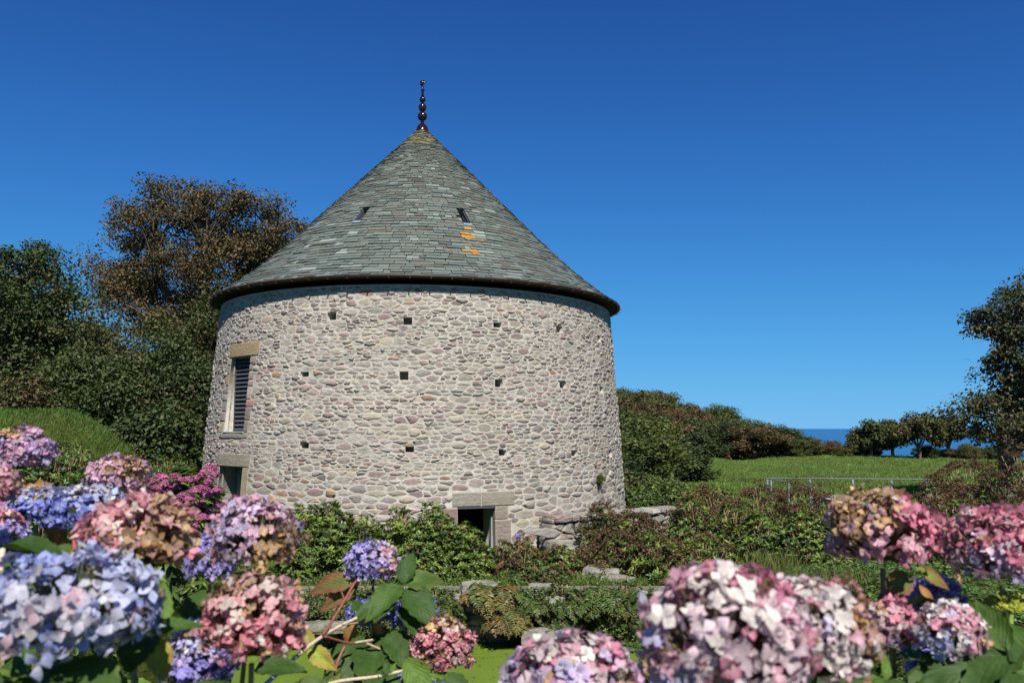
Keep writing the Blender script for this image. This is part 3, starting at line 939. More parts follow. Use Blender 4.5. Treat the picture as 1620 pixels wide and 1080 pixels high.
    # slots: small lead-lined flight openings standing out of the slope
    for (sth, sl, sh) in slots:
        hw = 0.080 / float(np.interp(sl, PS, PR[:, 0])); hw2 = 0.080 / float(np.interp(sh, PS, PR[:, 0]))
        mb = MB()
        # dark recess: a shallow trough cut between the slates, lined in lead
        c = [rp(sl, sth - hw, .040), rp(sl, sth + hw, .040), rp(sh, sth + hw2, .030), rp(sh, sth - hw2, .030)]
        q = [rp(sl, sth - hw, -.05), rp(sl, sth + hw, -.05), rp(sh + .05, sth + hw2, -.34), rp(sh + .05, sth - hw2, -.34)]
        mb.add(c + q, [[i, (i + 1) % 4, 4 + (i + 1) % 4, 4 + i] for i in range(4)] + [[4, 5, 6, 7]], (0.45, 0.45, .45))
        o = part('flight_slot', mb, LEAD, roof)
        mb = MB(); obox(mb, rp(sl - .01, sth, .035), np.array([*(-D0 * math.sin(sth) + R0 * math.cos(sth)), 0]),
                        nrm(rp(sl + .1, sth) - rp(sl - .1, sth)), nrm(rp(sl, sth, 1) - rp(sl, sth)), .095, .035, .010, (1.2, 1.2, 1.2)); part('slot_sill', mb, LEAD, o)
    return roof
roof = build_roof()

def lathe(prof, c, sides=20):
    mb = MB(); V = []; n = len(prof)
    for r, z in prof:
        for k in range(sides):
            a = 2 * PI * k / sides; V.append((c[0] + r * math.cos(a), c[1] + r * math.sin(a), c[2] + z))
    F = [[i * sides + k, i * sides + (k + 1) % sides, (i + 1) * sides + (k + 1) % sides, (i + 1) * sides + k] for i in range(n - 1) for k in range(sides)]
    F += [list(range(sides))[::-1], list(range((n - 1) * sides, n * sides))]
    mb.add(V, F); return mb

def build_gutter_finial():
    # half-round gutter
    mb = MB(); n = 120; rr = R_EAVE + 0.036; V = []; sec = [(math.cos(a) * 0.042, math.sin(a) * 0.042) for a in np.linspace(-PI, 0, 8)] + [(0.036, 0.0), (0.0, -.034), (-.036, 0)]
    m = len(sec)
    for k in range(n):
        d = tdir(2 * PI * k / n)
        for a, b in sec: V.append((TC[0] + d[0] * (rr + a), TC[1] + d[1] * (rr + a), Z_EAVE - 0.0 + b))
    F = [[k * m + q, ((k + 1) % n) * m + q, ((k + 1) % n) * m + (q + 1) % m, k * m + (q + 1) % m] for k in range(n) for q in range(m)]
    mb.add(V, F); g = part('gutter', mb, GUTTER, tower, True, origin=(TC[0], TC[1], Z_EAVE))
    for k in range(38):
        th = -1.5 + 3.0 * k / 37; d = tdir(th); mb = MB(); c = np.array([TC[0] + d[0] * (rr), TC[1] + d[1] * rr, Z_EAVE - .050])
        obox(mb, c, np.array([-d[1], d[0], 0]), np.array([*d, 0]), (0, 0, 1), .012, .062, .010, (1.5, 1.5, 1.5)); part('bracket', mb, GUTTER, g)
    c = (TC[0], TC[1], Z_APEX)
    px = lambda py: 20.5 * (ray(672, py)[2] / math.hypot(ray(672, py)[0], ray(672, py)[1])) + CAM[2] - Z_APEX
    W = 20.5 / 1320
    def ball(z0, z1, r):
        m = (z0 + z1) / 2; h = (z1 - z0) / 2
        return [(max(.02, r * math.cos(t)), m + h * math.sin(t)) for t in np.linspace(-1.35, 1.35, 13)]
    cap = lathe([(0.17, -0.06), (0.165, 0.0), (0.13, px(201)), (0.075, px(197)), (0.045, px(196)), (.04, px(195))], c, 24)
    fin = part('finial', cap, GLAZE, tower, True, label='dark glazed clay finial')
    part('finial_neck', lathe([(0.04, px(196)), (0.05, px(194)), (0.035, px(192)), (.05, px(190)), (.05, px(188))], c), GLAZE, fin, True)
    for a, b, r in ((192, 177.5, 8 * W), (177.5, 163.5, 6.6 * W), (163, 153, 5.2 * W)):
        part('finial_ball', lathe(ball(px(a), px(b), r), c), GLAZE, fin, True)
    part('finial_spindle', lathe([(0.04, px(153.5)), (0.032, px(148)), (0.04, px(144)), (.055, px(143)), (.03, px(141)), (.022, px(137))], c), GLAZE, fin, True)
    # small bird-like topping
    top = MB()
    z = Z_APEX
    tube(top, [(c[0] - .01, c[1], z + px(138)), (c[0] - .03, c[1], z + px(135)), (c[0] - .01, c[1], z + px(132)), (c[0] + .0, c[1], z + px(129.5)), (c[0] + .03, c[1], z + px(128))], [.022, .04, .062, .045, .02], 8)
    tube(top, [(c[0] - .0, c[1], z + px(133)), (c[0] + .05, c[1], z + px(131)), (c[0] + .065, c[1], z + px(128.5))], [.035, .03, .012], 6)
    tube(top, [(c[0] - .02, c[1], z + px(132)), (c[0] - .055, c[1], z + px(130)), (c[0] - .06, c[1], z + px(128.5))], [.03, .025, .01], 6)
    part('finial_top', top, GLAZE, fin, True)
build_gutter_finial()

# ------------------------------------------------------------------ leaf templates
# simple folded leaf: base, two sides, tip
LEAF_V = np.array([(0, 0, 0), (-.26, .45, .07), (.26, .45, .07), (0, 1, -.12)], float)
LEAF_F = [np.array([[0, 2, 3], [0, 3, 1]])]
BLADE_V = np.array([(-.5, 0, 0), (.5, 0, 0), (0, 1, 0)], float); BLADE_F = [np.array([[0, 1, 2]])]
# fuller leaf with a bend
L2_V = np.array([(0, 0, 0), (-.22, .3, .05), (0, .33, -.02), (.22, .3, .05), (-.2, .65, .0), (0, .68, -.08), (.2, .65, .0), (0, 1, -.26)], float)
L2_F = [np.array([[0, 2, 1], [0, 3, 2], [4, 5, 7], [5, 6, 7]]), np.array([[1, 2, 5, 4], [2, 3, 6, 5]])]
L2_U = np.array([(0, 0), (.3, -1), (.33, 0), (.3, 1), (.65, -1), (.68, 0), (.65, 1), (1, 0)], float)

def scale_frames(M, sx, sy=None, sz=None):
    sy = sx if sy is None else sy; sz = sx if sz is None else sz
    S = np.stack([np.broadcast_to(sx, (len(M),)), np.broadcast_to(sy, (len(M),)), np.broadcast_to(sz, (len(M),))], -1)
    return M * S[:, None, :]

def palette(cols, n, var=0.2):
    cols = np.array(cols, float); w = cols[:, 3] / cols[:, 3].sum()
    idx = rng.choice(len(cols), n, p=w)
    return cols[idx, :3] * (1 + rng.normal(0, var, (n, 1))).clip(.45, 1.7)

def leafcloud(mb, C, size, pal, updown=0.35, out=None, template='simple', var=0.2):
    n = len(C)
    nn = rdir(n); nn[:, 2] = np.abs(nn[:, 2]) + updown
    if out is not None: nn = nn + out * 0.9
    al = rdir(n); al[:, 2] -= .3
    M = scale_frames(frames(nn, al), size * rng.uniform(.6, 1.4, n))
    tv, tf = (LEAF_V, LEAF_F) if template == 'simple' else (L2_V, L2_F)
    mb.scatter(tv, tf, M, C, palette(pal, n, var))

# ------------------------------------------------------------------ trees
def branch_path(a, b, bend, k=6, r=None):
    a = np.asarray(a, float); b = np.asarray(b, float); L = np.linalg.norm(b - a)
    off = rng.normal(0, bend * L, 3); off2 = rng.normal(0, bend * L * .5, 3)
    t = np.linspace(0, 1, k)[:, None]
    return a + (b - a) * t + off * (t * (1 - t)) * 1.6 + off2 * np.sin(t * PI * 2) * .4 + np.array([0, 0, 1]) * L * .08 * np.sin(t * PI)

def tree_meshes(base, ells, ncl, leaves, leaf, pal, trunk_r, fork, crad, limbs=6, shell=0.6, seed=1, twigs=6, lean=(0, 0), flat=0.7):
    """base (x,y,z); ells list of (dx,dy,z,rx,ry,rz) crown volumes; returns trunk MB, crown MB"""
    global rng
    keep = rng; rng = np.random.default_rng(seed)
    base = np.asarray(base, float)
    E = np.array(ells, float); vol = E[:, 3] * E[:, 4] * E[:, 5]
    which = rng.choice(len(E), ncl, p=vol / vol.sum())
    d = rdir(ncl); rad = (shell + (1 - shell) * rng.random(ncl) ** .6) * rng.uniform(.86, 1.06, ncl)
    inner = rng.random(ncl) < 0.22; rad[inner] *= rng.uniform(.3, .8, inner.sum())
    C = base + E[which, :3] + d * rad[:, None] * E[which, 3:6]
    # limb groups by k-means
    G = C[rng.choice(ncl, limbs, replace=False)]
    for _ in range(6):
        a = np.linalg.norm(C[:, None] - G[None], axis=2).argmin(1)
        for g in range(limbs):
            if (a == g).any(): G[g] = C[a == g].mean(0)
    T = MB(); top = base + np.array([lean[0], lean[1], fork])
    tp = branch_path(base - np.array([0, 0, .3]), top, 0.04, 7)
    tube(T, tp, np.linspace(trunk_r * 1.25, trunk_r * .8, 7), 9, cap=False)
    tw0 = []; tw1 = []
    for g in range(limbs):
        mem = C[a == g]
        if len(mem) == 0: continue
        st = tp[rng.integers(4, 7)]
        end = G[g] * .85 + top * .15
        p = branch_path(st, end, .10, 8)
        rl = trunk_r * .55 * (len(mem) / ncl * limbs) ** .4
        tube(T, p, np.linspace(rl, rl * .35, 8), 6, cap=False)
        for c in mem:
            j = max(1, np.linalg.norm(p - c, axis=1).argmin() - rng.integers(0, 3))
            q = branch_path(p[j], c, .10, 5)
            rr = max(.012, rl * .28 * rng.uniform(.6, 1.1))
            tube(T, q, np.linspace(rr, rr * .3, 5), 4, cap=False)
            for _ in range(twigs):
                tw0.append(q[rng.integers(2, 5)]); tw1.append(c + rng.normal(0, crad * .7, 3) * np.array([1, 1, flat]))
    if tw0: rods(T, np.array(tw0), np.array(tw1), max(.006, trunk_r * .04), .003)
    K = MB(); n = ncl * leaves
    cen = np.repeat(C, leaves, 0); sz = np.repeat(rng.uniform(.6, 1.25, ncl), leaves)
    off = rng.normal(0, 1, (n, 3)); off = nrm(off) * (rng.random((n, 1)) ** .45) * crad * 1.25
    off[:, 2] *= flat
    L = cen + off * sz[:, None]
    # colour differs a little from clump to clump
    cc = np.repeat(rng.integers(0, len(pal), ncl), leaves)
    P = np.array(pal); col = palette(pal, n, .22); m = rng.random(n) < .55
    col[m] = P[cc[m], :3] * (1 + rng.normal(0, .18, (m.sum(), 1))).clip(.5, 1.6)
    nn = rdir(n); nn[:, 2] = np.abs(nn[:, 2]) + .3; nn += nrm(off) * .5
    M = scale_frames(frames(nn, rdir(n)), leaf * rng.uniform(.6, 1.45, n))
    K.scatter(LEAF_V * np.array([1.3, 1, 1]), LEAF_F, M, L, col)
    rng = keep
    return T, K

def tree(name, label, cat, base, group=None, **kw):
    T, K = tree_meshes(base, **kw)
    t = thing(name, label, cat, tuple(base), group)
    part('trunk', T, BARK, t, True, origin=base)
    part('crown', K, FOLIAGE, t, origin=base)
    return t

def gz(x, y): return float(terrain(x, y))
GREEN_DARK = [(0.030, 0.050, 0.014, 5), (0.045, 0.070, 0.018, 4), (0.060, 0.080, 0.022, 2), (0.085, 0.075, 0.025, .6)]
BROWNT = [(0.112, 0.076, 0.034, 5), (0.092, 0.070, 0.028, 4), (0.075, 0.072, 0.024, 4), (0.13, 0.088, 0.042, 1.5), (0.055, 0.060, 0.020, 3)]
OLIVE = [(0.070, 0.080, 0.025, 4), (0.050, 0.065, 0.020, 4), (0.10, 0.085, 0.030, 2), (0.11, 0.060, 0.030, .6)]

def ellpx(px, py, wpx, hpx, Y, base, dy=0, depth=None):
    p = at(px, py, Y + dy); k = Y / F_PX
    rx = wpx / 2 * k; rz = hpx / 2 * k
    return (p[0] - base[0], p[1] - base[1], p[2] - base[2], rx, depth if depth else rx, rz)

# big brown sycamore left of the tower
Y = 36.0; b = at(315, 700, Y); b[2] = gz(b[0], Y)
tree('sycamore_tree', 'tall autumn brown tree rising behind the left side of the tower', 'tree', b,
     ells=[ellpx(225, 350, 130, 120, Y, b), ellpx(280, 335, 140, 110, Y, b), ellpx(335, 342, 170, 125, Y, b), ellpx(425, 370, 140, 120, Y, b), ellpx(195, 430, 120, 100, Y, b), ellpx(320, 430, 200, 110, Y, b),
           ellpx(440, 400, 110, 130, Y, b), ellpx(280, 500, 190, 90, Y, b), ellpx(180, 470, 100, 70, Y, b, -1)],
     ncl=330, leaves=190, leaf=.115, pal=BROWNT, trunk_r=.38, fork=4.2, crad=.62, limbs=12, seed=4, shell=.55, twigs=5)
# dark tree at the far left
Y = 27.0; b = at(20, 700, Y); b[2] = gz(b[0], Y)
tree('broadleaf_tree', 'dark green tree at the left behind the grassy mound', 'tree', b,
     ells=[ellpx(20, 470, 200, 190, Y, b), ellpx(70, 540, 180, 170, Y, b), ellpx(-80, 500, 220, 240, Y, b), ellpx(0, 570, 220, 150, Y, b)],
     ncl=260, leaves=210, leaf=.115, pal=GREEN_DARK, trunk_r=.32, fork=2.6, crad=.55, limbs=9, seed=5, shell=.6)
# under-storey bushes between the tree and the tower
def shrub_tree(label, px, topy, w, Y, pal, seed, boty=720, ncl=110, leaves=120, leaf=.10, name='large_shrub', crad=.5, grp=None):
    b = at(px, boty, Y); b[2] = gz(b[0], Y)
    zt = at(px, topy, Y)[2]; H = zt - b[2]; k = Y / F_PX; rx = w / 2 * k
    r2 = random.Random(seed)
    el = [(0, 0, H * .55, rx, rx * .9, H * .46)]
    for i in range(3): el.append((r2.uniform(-.5, .5) * rx, r2.uniform(-.5, .3) * rx, H * r2.uniform(.3, .75), rx * .6, rx * .6, H * .26))
    return tree(name, label, 'shrub', b, group=grp, ells=el, ncl=int(ncl * .75), leaves=int(leaves * 2.0), leaf=leaf, pal=pal, trunk_r=.12, fork=H * .28, crad=crad * 1.15, limbs=6, seed=seed, shell=.82, twigs=2, flat=.7)
shrub_tree('tall dark shrub directly under the brown tree', 200, 490, 190, 27, OLIVE, 31, 720, 190, 130)
shrub_tree('dense dark green shrub touching the left edge of the tower', 285, 545, 170, 24.5, GREEN_DARK, 32, 735, 190, 140)
shrub_tree('broad green shrub just behind the crest of the mound', 120, 560, 190, 23.5, [(0.05, 0.075, 0.02, 4), (0.07, 0.09, 0.025, 2), (.035, .055, .015, 4)], 33, 700, 180, 130)
shrub_tree('olive shrub at the left edge above the mound', 10, 590, 180, 22, OLIVE, 34, 690, 130, 120)
shrub_tree('brownish shrub between the dark tree and the brown tree', 130, 520, 130, 31, BROWNT, 35, 700, 110, 120)
shrub_tree('tall green shrub behind the tower, seen at its upper left wall', 350, 470, 170, 29, [(0.06, 0.07, 0.022, 4), (.04, .055, .016, 4), (.10, .07, .03, 1.5)], 36, 720, 160, 130)
shrub_tree('low green shrub in shade at the foot of the tower left wall', 250, 645, 150, 20.5, GREEN_DARK, 37, 760, 110, 120, .11)

# tree on the right
Y = 30.0; b = at(1590, 745, Y); b[2] = gz(b[0], Y)
tree('windblown_tree', 'dark spreading tree at the right edge of the field', 'tree', b,
     ells=[ellpx(1600, 500, 130, 100, Y, b), ellpx(1560, 505, 70, 60, Y, b), ellpx(1680, 500, 170, 170, Y, b), ellpx(1610, 590, 120, 110, Y, b), ellpx(1545, 625, 85, 70, Y, b),
           ellpx(1590, 660, 170, 90, Y, b), ellpx(1690, 640, 200, 160, Y, b), ellpx(1520, 665, 60, 50, Y, b)],
     ncl=250, leaves=150, leaf=.125, pal=[(0.035, 0.050, 0.020, 5), (0.05, 0.06, 0.022, 3), (0.10, 0.075, 0.03, 1.6)], trunk_r=.22, fork=1.6, crad=.48, limbs=9, seed=8, shell=.5, twigs=5)

# windswept trees along the far side of the field
for (px, top, w, Yt, lab, pal, sd) in ((1378, 664, 74, 62, 'low rounded windswept tree, leftmost of the row beyond the field', GREEN_DARK, 41),
                                    (1412, 660, 54, 64, 'thin-trunked windswept tree with sea showing behind its trunks', OLIVE, 42),
                                    (1455, 652, 84, 60, 'taller olive windswept tree beside the large right-hand tree', OLIVE, 43),
                                    (1500, 656, 60, 63, 'windswept tree partly hidden by the large right-hand tree', OLIVE, 44)):
    b = at(px, 718, Yt); b[2] = gz(b[0], Yt)
    tree('field_edge_tree', lab, 'tree', b, group='windswept trees beyond the field',
         ells=[ellpx(px, top + 22, w * .8, 40, Yt, b), ellpx(px - w * .28, top + 32, w * .55, 30, Yt, b), ellpx(px + w * .3, top + 28, w * .5, 34, Yt, b), ellpx(px - w * .35, top + 40, w * .3, 20, Yt, b)], ncl=85, leaves=120, leaf=.17, pal=pal, trunk_r=.12, fork=.9, crad=.42, limbs=6, seed=sd, shell=.4, twigs=3)
# bushes of the hedge line across the field edge
def inst_tree_protos(n, pal_list, seed0, H=6.5, R=3.2):
    protos = []
    for i in range(n):
        T, K = tree_meshes((0, 0, 0), [(0, 0, H * .52, R, R, H * .46), (R * .35, 0, H * .68, R * .6, R * .6, H * .28), (-R * .45, -.4, H * .42, R * .65, R * .6, H * .36), (R * .2, -R * .4, H * .3, R * .7, R * .6, H * .28)],
                           ncl=62, leaves=240, leaf=.24, pal=pal_list[i % len(pal_list)], trunk_r=.18, fork=H * .25, crad=.92, limbs=6, seed=seed0 + i, shell=.7, twigs=0, flat=.8)
        protos.append((T.mesh('trunk', BARK, (0, 0, 0), True), K.mesh('crown', FOLIAGE, (0, 0, 0))))
    return protos
WGREEN = [(0.065, 0.088, 0.024, 4), (0.045, 0.065, 0.018, 4), (0.095, 0.11, 0.028, 2)]
WBROWN = [(0.120, 0.074, 0.036, 4), (0.095, 0.064, 0.028, 4), (0.060, 0.062, 0.022, 2)]
WDARK = [(0.028, 0.045, 0.016, 5), (0.04, 0.055, 0.018, 3)]
WOLIVE = [(0.085, 0.090, 0.028, 4), (0.065, 0.075, 0.024, 4), (.11, .10, .035, 1)]
PROTO = inst_tree_protos(8, [WGREEN, WBROWN, WDARK, WOLIVE], 60)
KINDLAB = ['rounded green tree in the wood on the hillside right of the tower', 'rust brown tree in the wood on the hillside right of the tower',
           'very dark tree in the wood on the hillside right of the tower', 'olive tree in the wood on the hillside right of the tower']
def put_tree(i, x, y, s, sz, label, group, name='woodland_tree', cat='tree', dz=-.2):
    t = thing(name, label, cat, (x, y, gz(x, y) + dz), group)
    rz = rng.uniform(0, 6.28)
    for me, nm in zip(PROTO[i], ('trunk', 'crown')):
        o = bpy.data.objects.new(nm, me); COL.objects.link(o); o.parent = t
        o.scale = (s, s, sz); o.rotation_euler = (0, 0, rz)
rw = random.Random(77)
def skyline(a):  # tangent of the elevation of the wood's skyline against x/y
    return float(np.interp(a, [-.05, .128, .172, .222, .252, .278, .296, .31, .332, .368], [.06, .051, .044, .031, .022, .012, .003, -.004, -.011, -.019]))
count = 0
for (Yw, step) in ((30, .055), (34, .05), (39, .048), (46, .045), (54, .042), (64, .040), (61, .040), (69, .036), (78, .033), (88, .030), (100, .027), (114, .025)):
    a = .085 + rw.uniform(0, .02)
    while a < .375:
        y = Yw + rw.uniform(-3, 3); x = a * y
        front = float(np.interp(a, [.1, .13, .2, .25, .30, .38], [27, 30, 41, 52, 60, 64]))
        if y >= front:
            g = gz(x, y); lim = CAM[2] + skyline(a) * y - rw.uniform(-.3, .9)
            H = min(rw.uniform(7, 11), (lim - g) * rw.uniform(.9, 1.12) if y > 66 else (lim - g) * (rw.uniform(.8, 1.08) if a > .26 else rw.uniform(.5, .98)))
            if H > 1.3:
                k = rw.choices([0, 1, 2, 3], [3.5, 4.5 if y > 45 else 1, 3 if y < 60 else 1, 4])[0]
                s = H / 6.8
                put_tree(k + 4 * rw.randint(0, 1), x, y, max(s, .5) * rw.uniform(.95, 1.5), s, KINDLAB[k].replace('in the wood', ('at the foot of the wood' if y < 45 else 'halfway up the wood' if y < 76 else 'near the crest of the wood')), 'trees of the wooded hillside')
                count += 1
        a += step * rw.uniform(.7, 1.35) * (.75 if a > .25 else 1)
# scrub across the end of the field
for i in range(26):
    px = 1215 + i * 15 + rw.uniform(-5, 5)
    if 1385 < px < 1442: continue
    y = 63 + rw.uniform(-2, 3); x = (px - 810) / 1322 * y
    H = rw.uniform(.8, 1.4) if px > 1290 else rw.uniform(1.4, 2.6) * (1 if px < 1260 else .7)
    k = rw.choice([0, 2, 3, 3, 1])
    put_tree(k, x, y, H / 5, H / 6.8, ('green', 'green', 'dark', 'olive', 'brown', 'green', 'dark', 'olive')[k] + (' scrub bush at the field edge between the wood and the windswept trees' if px < 1330 else ' scrub bush at the field edge under the windswept trees'), 'scrub bushes along the far edge of the field', 'scrub_bush', 'bush')

# shrubs just right of the tower, behind the low wall
for (lab, px, top, w, Ys, pal, sd, bot) in (
        ('small dark bush against the right edge of the tower', 1000, 745, 60, 25, GREEN_DARK, 91, 790),
        ('green bush with pale shoots right of the tower base', 1045, 762, 80, 22, [(.07, .11, .025, 4), (.05, .08, .02, 3), (.13, .15, .04, 1)], 92, 815),
        ('low yellow-green bush above the low stone wall', 1110, 775, 90, 20.5, [(.08, .12, .025, 4), (.05, .08, .02, 4), (.17, .17, .04, 1)], 93, 815),
        ('low green bush below the brown tops on the right of the tower', 1010, 785, 70, 20.5, [(.06, .10, .02, 4), (.04, .07, .015, 3)], 94, 815)):
    shrub_tree(lab, px, top, w, Ys, pal, sd, bot, 60, 90, .085, 'garden_shrub', .25)

# ------------------------------------------------------------------ railing and platform
def build_railing():
    Yr = 28.0
    A = at(1213, 756, 30.5); B = at(1482, 758, 26.5)
    t = thing('handrail', 'galvanised steel railing with posts in front of the green field', 'railing', (A[0], A[1], gz(A[0], A[1])))
    mb = MB(); tube(mb, [A, A * .5 + B * .5, B], .024, 8); part('top_rail', mb, STEEL, t, True)
    mb = MB(); C0 = at(1220, 758, 30.3); C1 = at(1284, 769, 27.5); tube(mb, [C0, C1], .024, 8); part('sloping_rail', mb, STEEL, t, True)
    for px, w in ((1214, .03), (1281, .03), (1349, .035), (1410, .03), (1466, .03)):
        k = (px - 1213) / (1482 - 1213); P = A + (B - A) * k
        P = at(px, 757, A[1] + (B[1] - A[1]) * k)
        mb = MB(); box(mb, P[0] - w, P[0] + w, P[1] - .012, P[1] + .012, P[2] - 1.05, P[2] - .02); part('post', mb, STEEL, t)
    for px, top, y in ((1220, 758, 30.2), (1247, 763, 29.1), (1284, 769, 27.5)):
        P = at(px, top, y); mb = MB(); box(mb, P[0] - .03, P[0] + .03, P[1] - .012, P[1] + .012, P[2] - 1.0, P[2] - .02); part('post', mb, STEEL, t)
    P = at(1349, 757, A[1] + (B[1] - A[1]) * .505)
    c = at(1372, 798, 27.6)
    mb = MB(); box(mb, c[0] - .95, c[0] + 1.0, 27.3, 30.3, c[2] - .6, c[2] + .10)
    tag(part('concrete_platform', mb, CONCRETE), 'pale concrete platform edge below the steel railing', 'platform')
build_railing()

# ------------------------------------------------------------------ pond wall, low wall, loose stones
def build_pond_wall():
    x0, x1 = -4.6, 3.6; h0 = WATER_Z - .1; h1 = 0.0
    t = thing('pond_retaining_wall', 'mossy rough stone retaining wall above the green pond', 'wall', (-.5, WALL_Y, WATER_Z))
    f3 = lambda u, z, h: (u, WALL_Y - h + .05 * math.sin(u * 1.7) + .03 * math.sin(u * 4.1), z)
    mb = MB(); us = np.linspace(x0, x1, 40); V = [f3(u, z, 0) for z in (h0, h1) for u in us] + [f3(u, h1, -.4) for u in us]
    F = [[i + a * 40, i + 1 + a * 40, i + 41 + a * 40, i + 40 + a * 40] for i in range(39) for a in (0, 1)]
    mb.add(V, F, (0.16, 0.15, 0.11)); core = part('wall_core', mb, DRYSTONE, t)
    r = random.Random(8)
    cells = rubble_cells(x0, x1, h0, h1 - .19, [], lambda z: .30, lambda z: .16, 0.010, 9, .08)
    pal = [((0.19, 0.185, 0.16), 4), ((0.14, 0.14, 0.12), 4), ((0.17, 0.145, 0.13), 2), ((0.10, 0.10, 0.08), 3)]
    for P, A in cells:
        Q = soften(P, r, .008); mb = MB(); stone_mesh(mb, Q, f3, r.uniform(.02, .09), pick(pal, r), r, .06); part('stone', mb, DRYSTONE, t, False)
    # cap stones
    u = x0
    while u < x1:
        w = r.uniform(.22, .5)
        if r.random() < .85:
            hh = r.uniform(.13, .19); mb = MB()
            c = np.array(f3(u + w / 2, h1 - .19 + hh / 2, -.12)); k = r.uniform(.9, 1.2)
            lumpy(mb, c, (w / 2 - .008, .20, hh / 2), r, tuple(k * q for q in (0.24, 0.235, 0.20))); part('cap_stone', mb, DRYSTONE, t, False)
        u += w

def lumpy(mb, c, half, r, col, rot=0.0):
    """a roughly squared stone: a box with two subdivisions, pushed about"""
    n = 4; V = []; idx = {}; F = []
    def vid(i, j, k):
        if (i, j, k) not in idx:
            p = np.array([i, j, k]) / (n - 1) * 2 - 1.0
            q = np.sign(p) * np.abs(p) ** 1.0
            L = np.abs(p).copy(); e = sum(1 for x in L if x > .99)
            q = q * (1 - .07 * max(0, e - 1)) * (1 + r.uniform(-.06, .06))
            ca, sa = math.cos(rot), math.sin(rot); x, y, z = q * np.array(half)
            V.append(np.array(c) + np.array([x * ca - y * sa, x * sa + y * ca, z])); idx[(i, j, k)] = len(V) - 1
        return idx[(i, j, k)]
    for a in range(n - 1):
        for b in range(n - 1):
            for s in (0, n - 1):
                f = [(a, b, s), (a + 1, b, s), (a + 1, b + 1, s), (a, b + 1, s)]
                if s == 0: f = f[::-1]
                F.append([vid(*q) for q in f]); g = [(q[0], q[2], q[1]) for q in f][::-1]; F.append([vid(*q) for q in g]); g = [(q[2], q[0], q[1]) for q in f]; F.append([vid(*q) for q in g])
    mb.add(V, F, col, [(0.3, 0)] * len(V))
build_pond_wall()

def build_low_wall():
    A = np.array(at_z(872, 868, 0.02)); 
    A = at(876, 868, 15.65); B = at(1075, 845, 17.6); B[2] = A[2] = 0
    L = np.linalg.norm(B - A); d = (B - A) / L; nn = np.array([d[1], -d[0], 0])
    t = thing('dry_stone_wall', 'low dry stone wall running right from the foot of the tower', 'wall', tuple(A))
    top = 0.66
    f3 = lambda u, z, h: tuple(A + d * u + nn * h + np.array([0, 0, z]))
    mb = MB(); obox(mb, A + d * (L / 2 + .1) - nn * .24 + np.array([0, 0, top / 2 - .1]), d, (0, 0, 1), nn, L / 2 - .1, top / 2 - .02 + .1, .2, (0.20, .18, .14)); part('wall_core', mb, DRYSTONE, t)
    r = random.Random(14)
    zc = -.1
    while zc < top - .1:
        hh = r.uniform(.08, .16); mb = MB(); lumpy(mb, A + d * .10 - nn * .22 + np.array([0, 0, zc + hh / 2]), (.13, .22, hh / 2 - .004), r, (.22, .20, .175), math.atan2(d[1], d[0])); part('stone', mb, DRYSTONE, t, False); zc += hh
    cells = rubble_cells(0.02, L, -.1, top - .10, [], lambda z: .26, lambda z: .13, .006, 19, .16, .55)
    pal = [((0.30, 0.29, 0.26), 4), ((0.25, 0.20, 0.185), 3), ((0.22, 0.22, 0.20), 3)]
    for P, A_ in cells:
        Q = soften(P, r, .004); mb = MB(); stone_mesh(mb, Q, f3, r.uniform(.01, .05), pick(pal, r), r, .06); part('stone', mb, DRYSTONE, t, False)
    u = 0
    while u < L:
        w = r.uniform(.2, .45); mb = MB(); lumpy(mb, A + d * (u + w / 2) - nn * .16 + np.array([0, 0, top - .05]), (w / 2 - .008, .24, .055), r, pick(pal, r), math.atan2(d[1], d[0])); part('cap_stone', mb, DRYSTONE, t, False); u += w
build_low_wall()

r_ = random.Random(4)
for (px, py, Yl, hx, hy, hz, lab, rot) in (
        (885, 868, 14.9, .26, .2, .16, 'grey boulder at the foot of the tower right of the doorway', .3),
        (955, 905, 13.3, .30, .2, .10, 'pale flat stone slab on the bank right of the doorway', -.4),
        (978, 918, 12.9, .26, .16, .07, 'long low stone beside the pale flat slab', -.5),
        (760, 936, 12.2, .28, .2, .14, 'lichen covered block on the pond wall below the doorway', .1),
        (860, 935, 12.3, .22, .18, .10, 'rough stone among the ferns on the pond wall', -.2),
        (880, 952, 11.95, .16, .12, .08, 'small stone lodged among ferns under the wall top', .5),
        (510, 990, 11.7, .42, .2, .07, 'flat ledge stone at the waterline left of the woody stems', .1),
        (870, 1008, 11.7, .4, .18, .12, 'pale block at the waterline between two fern clumps', -.1)):
    c = at(px, py, Yl); mb = MB(); lumpy(mb, c, (hx, hy, hz), r_, (0.23, 0.22, 0.19), rot)
    tag(part('loose_stone', mb, DRYSTONE, None, False), lab, 'stone')

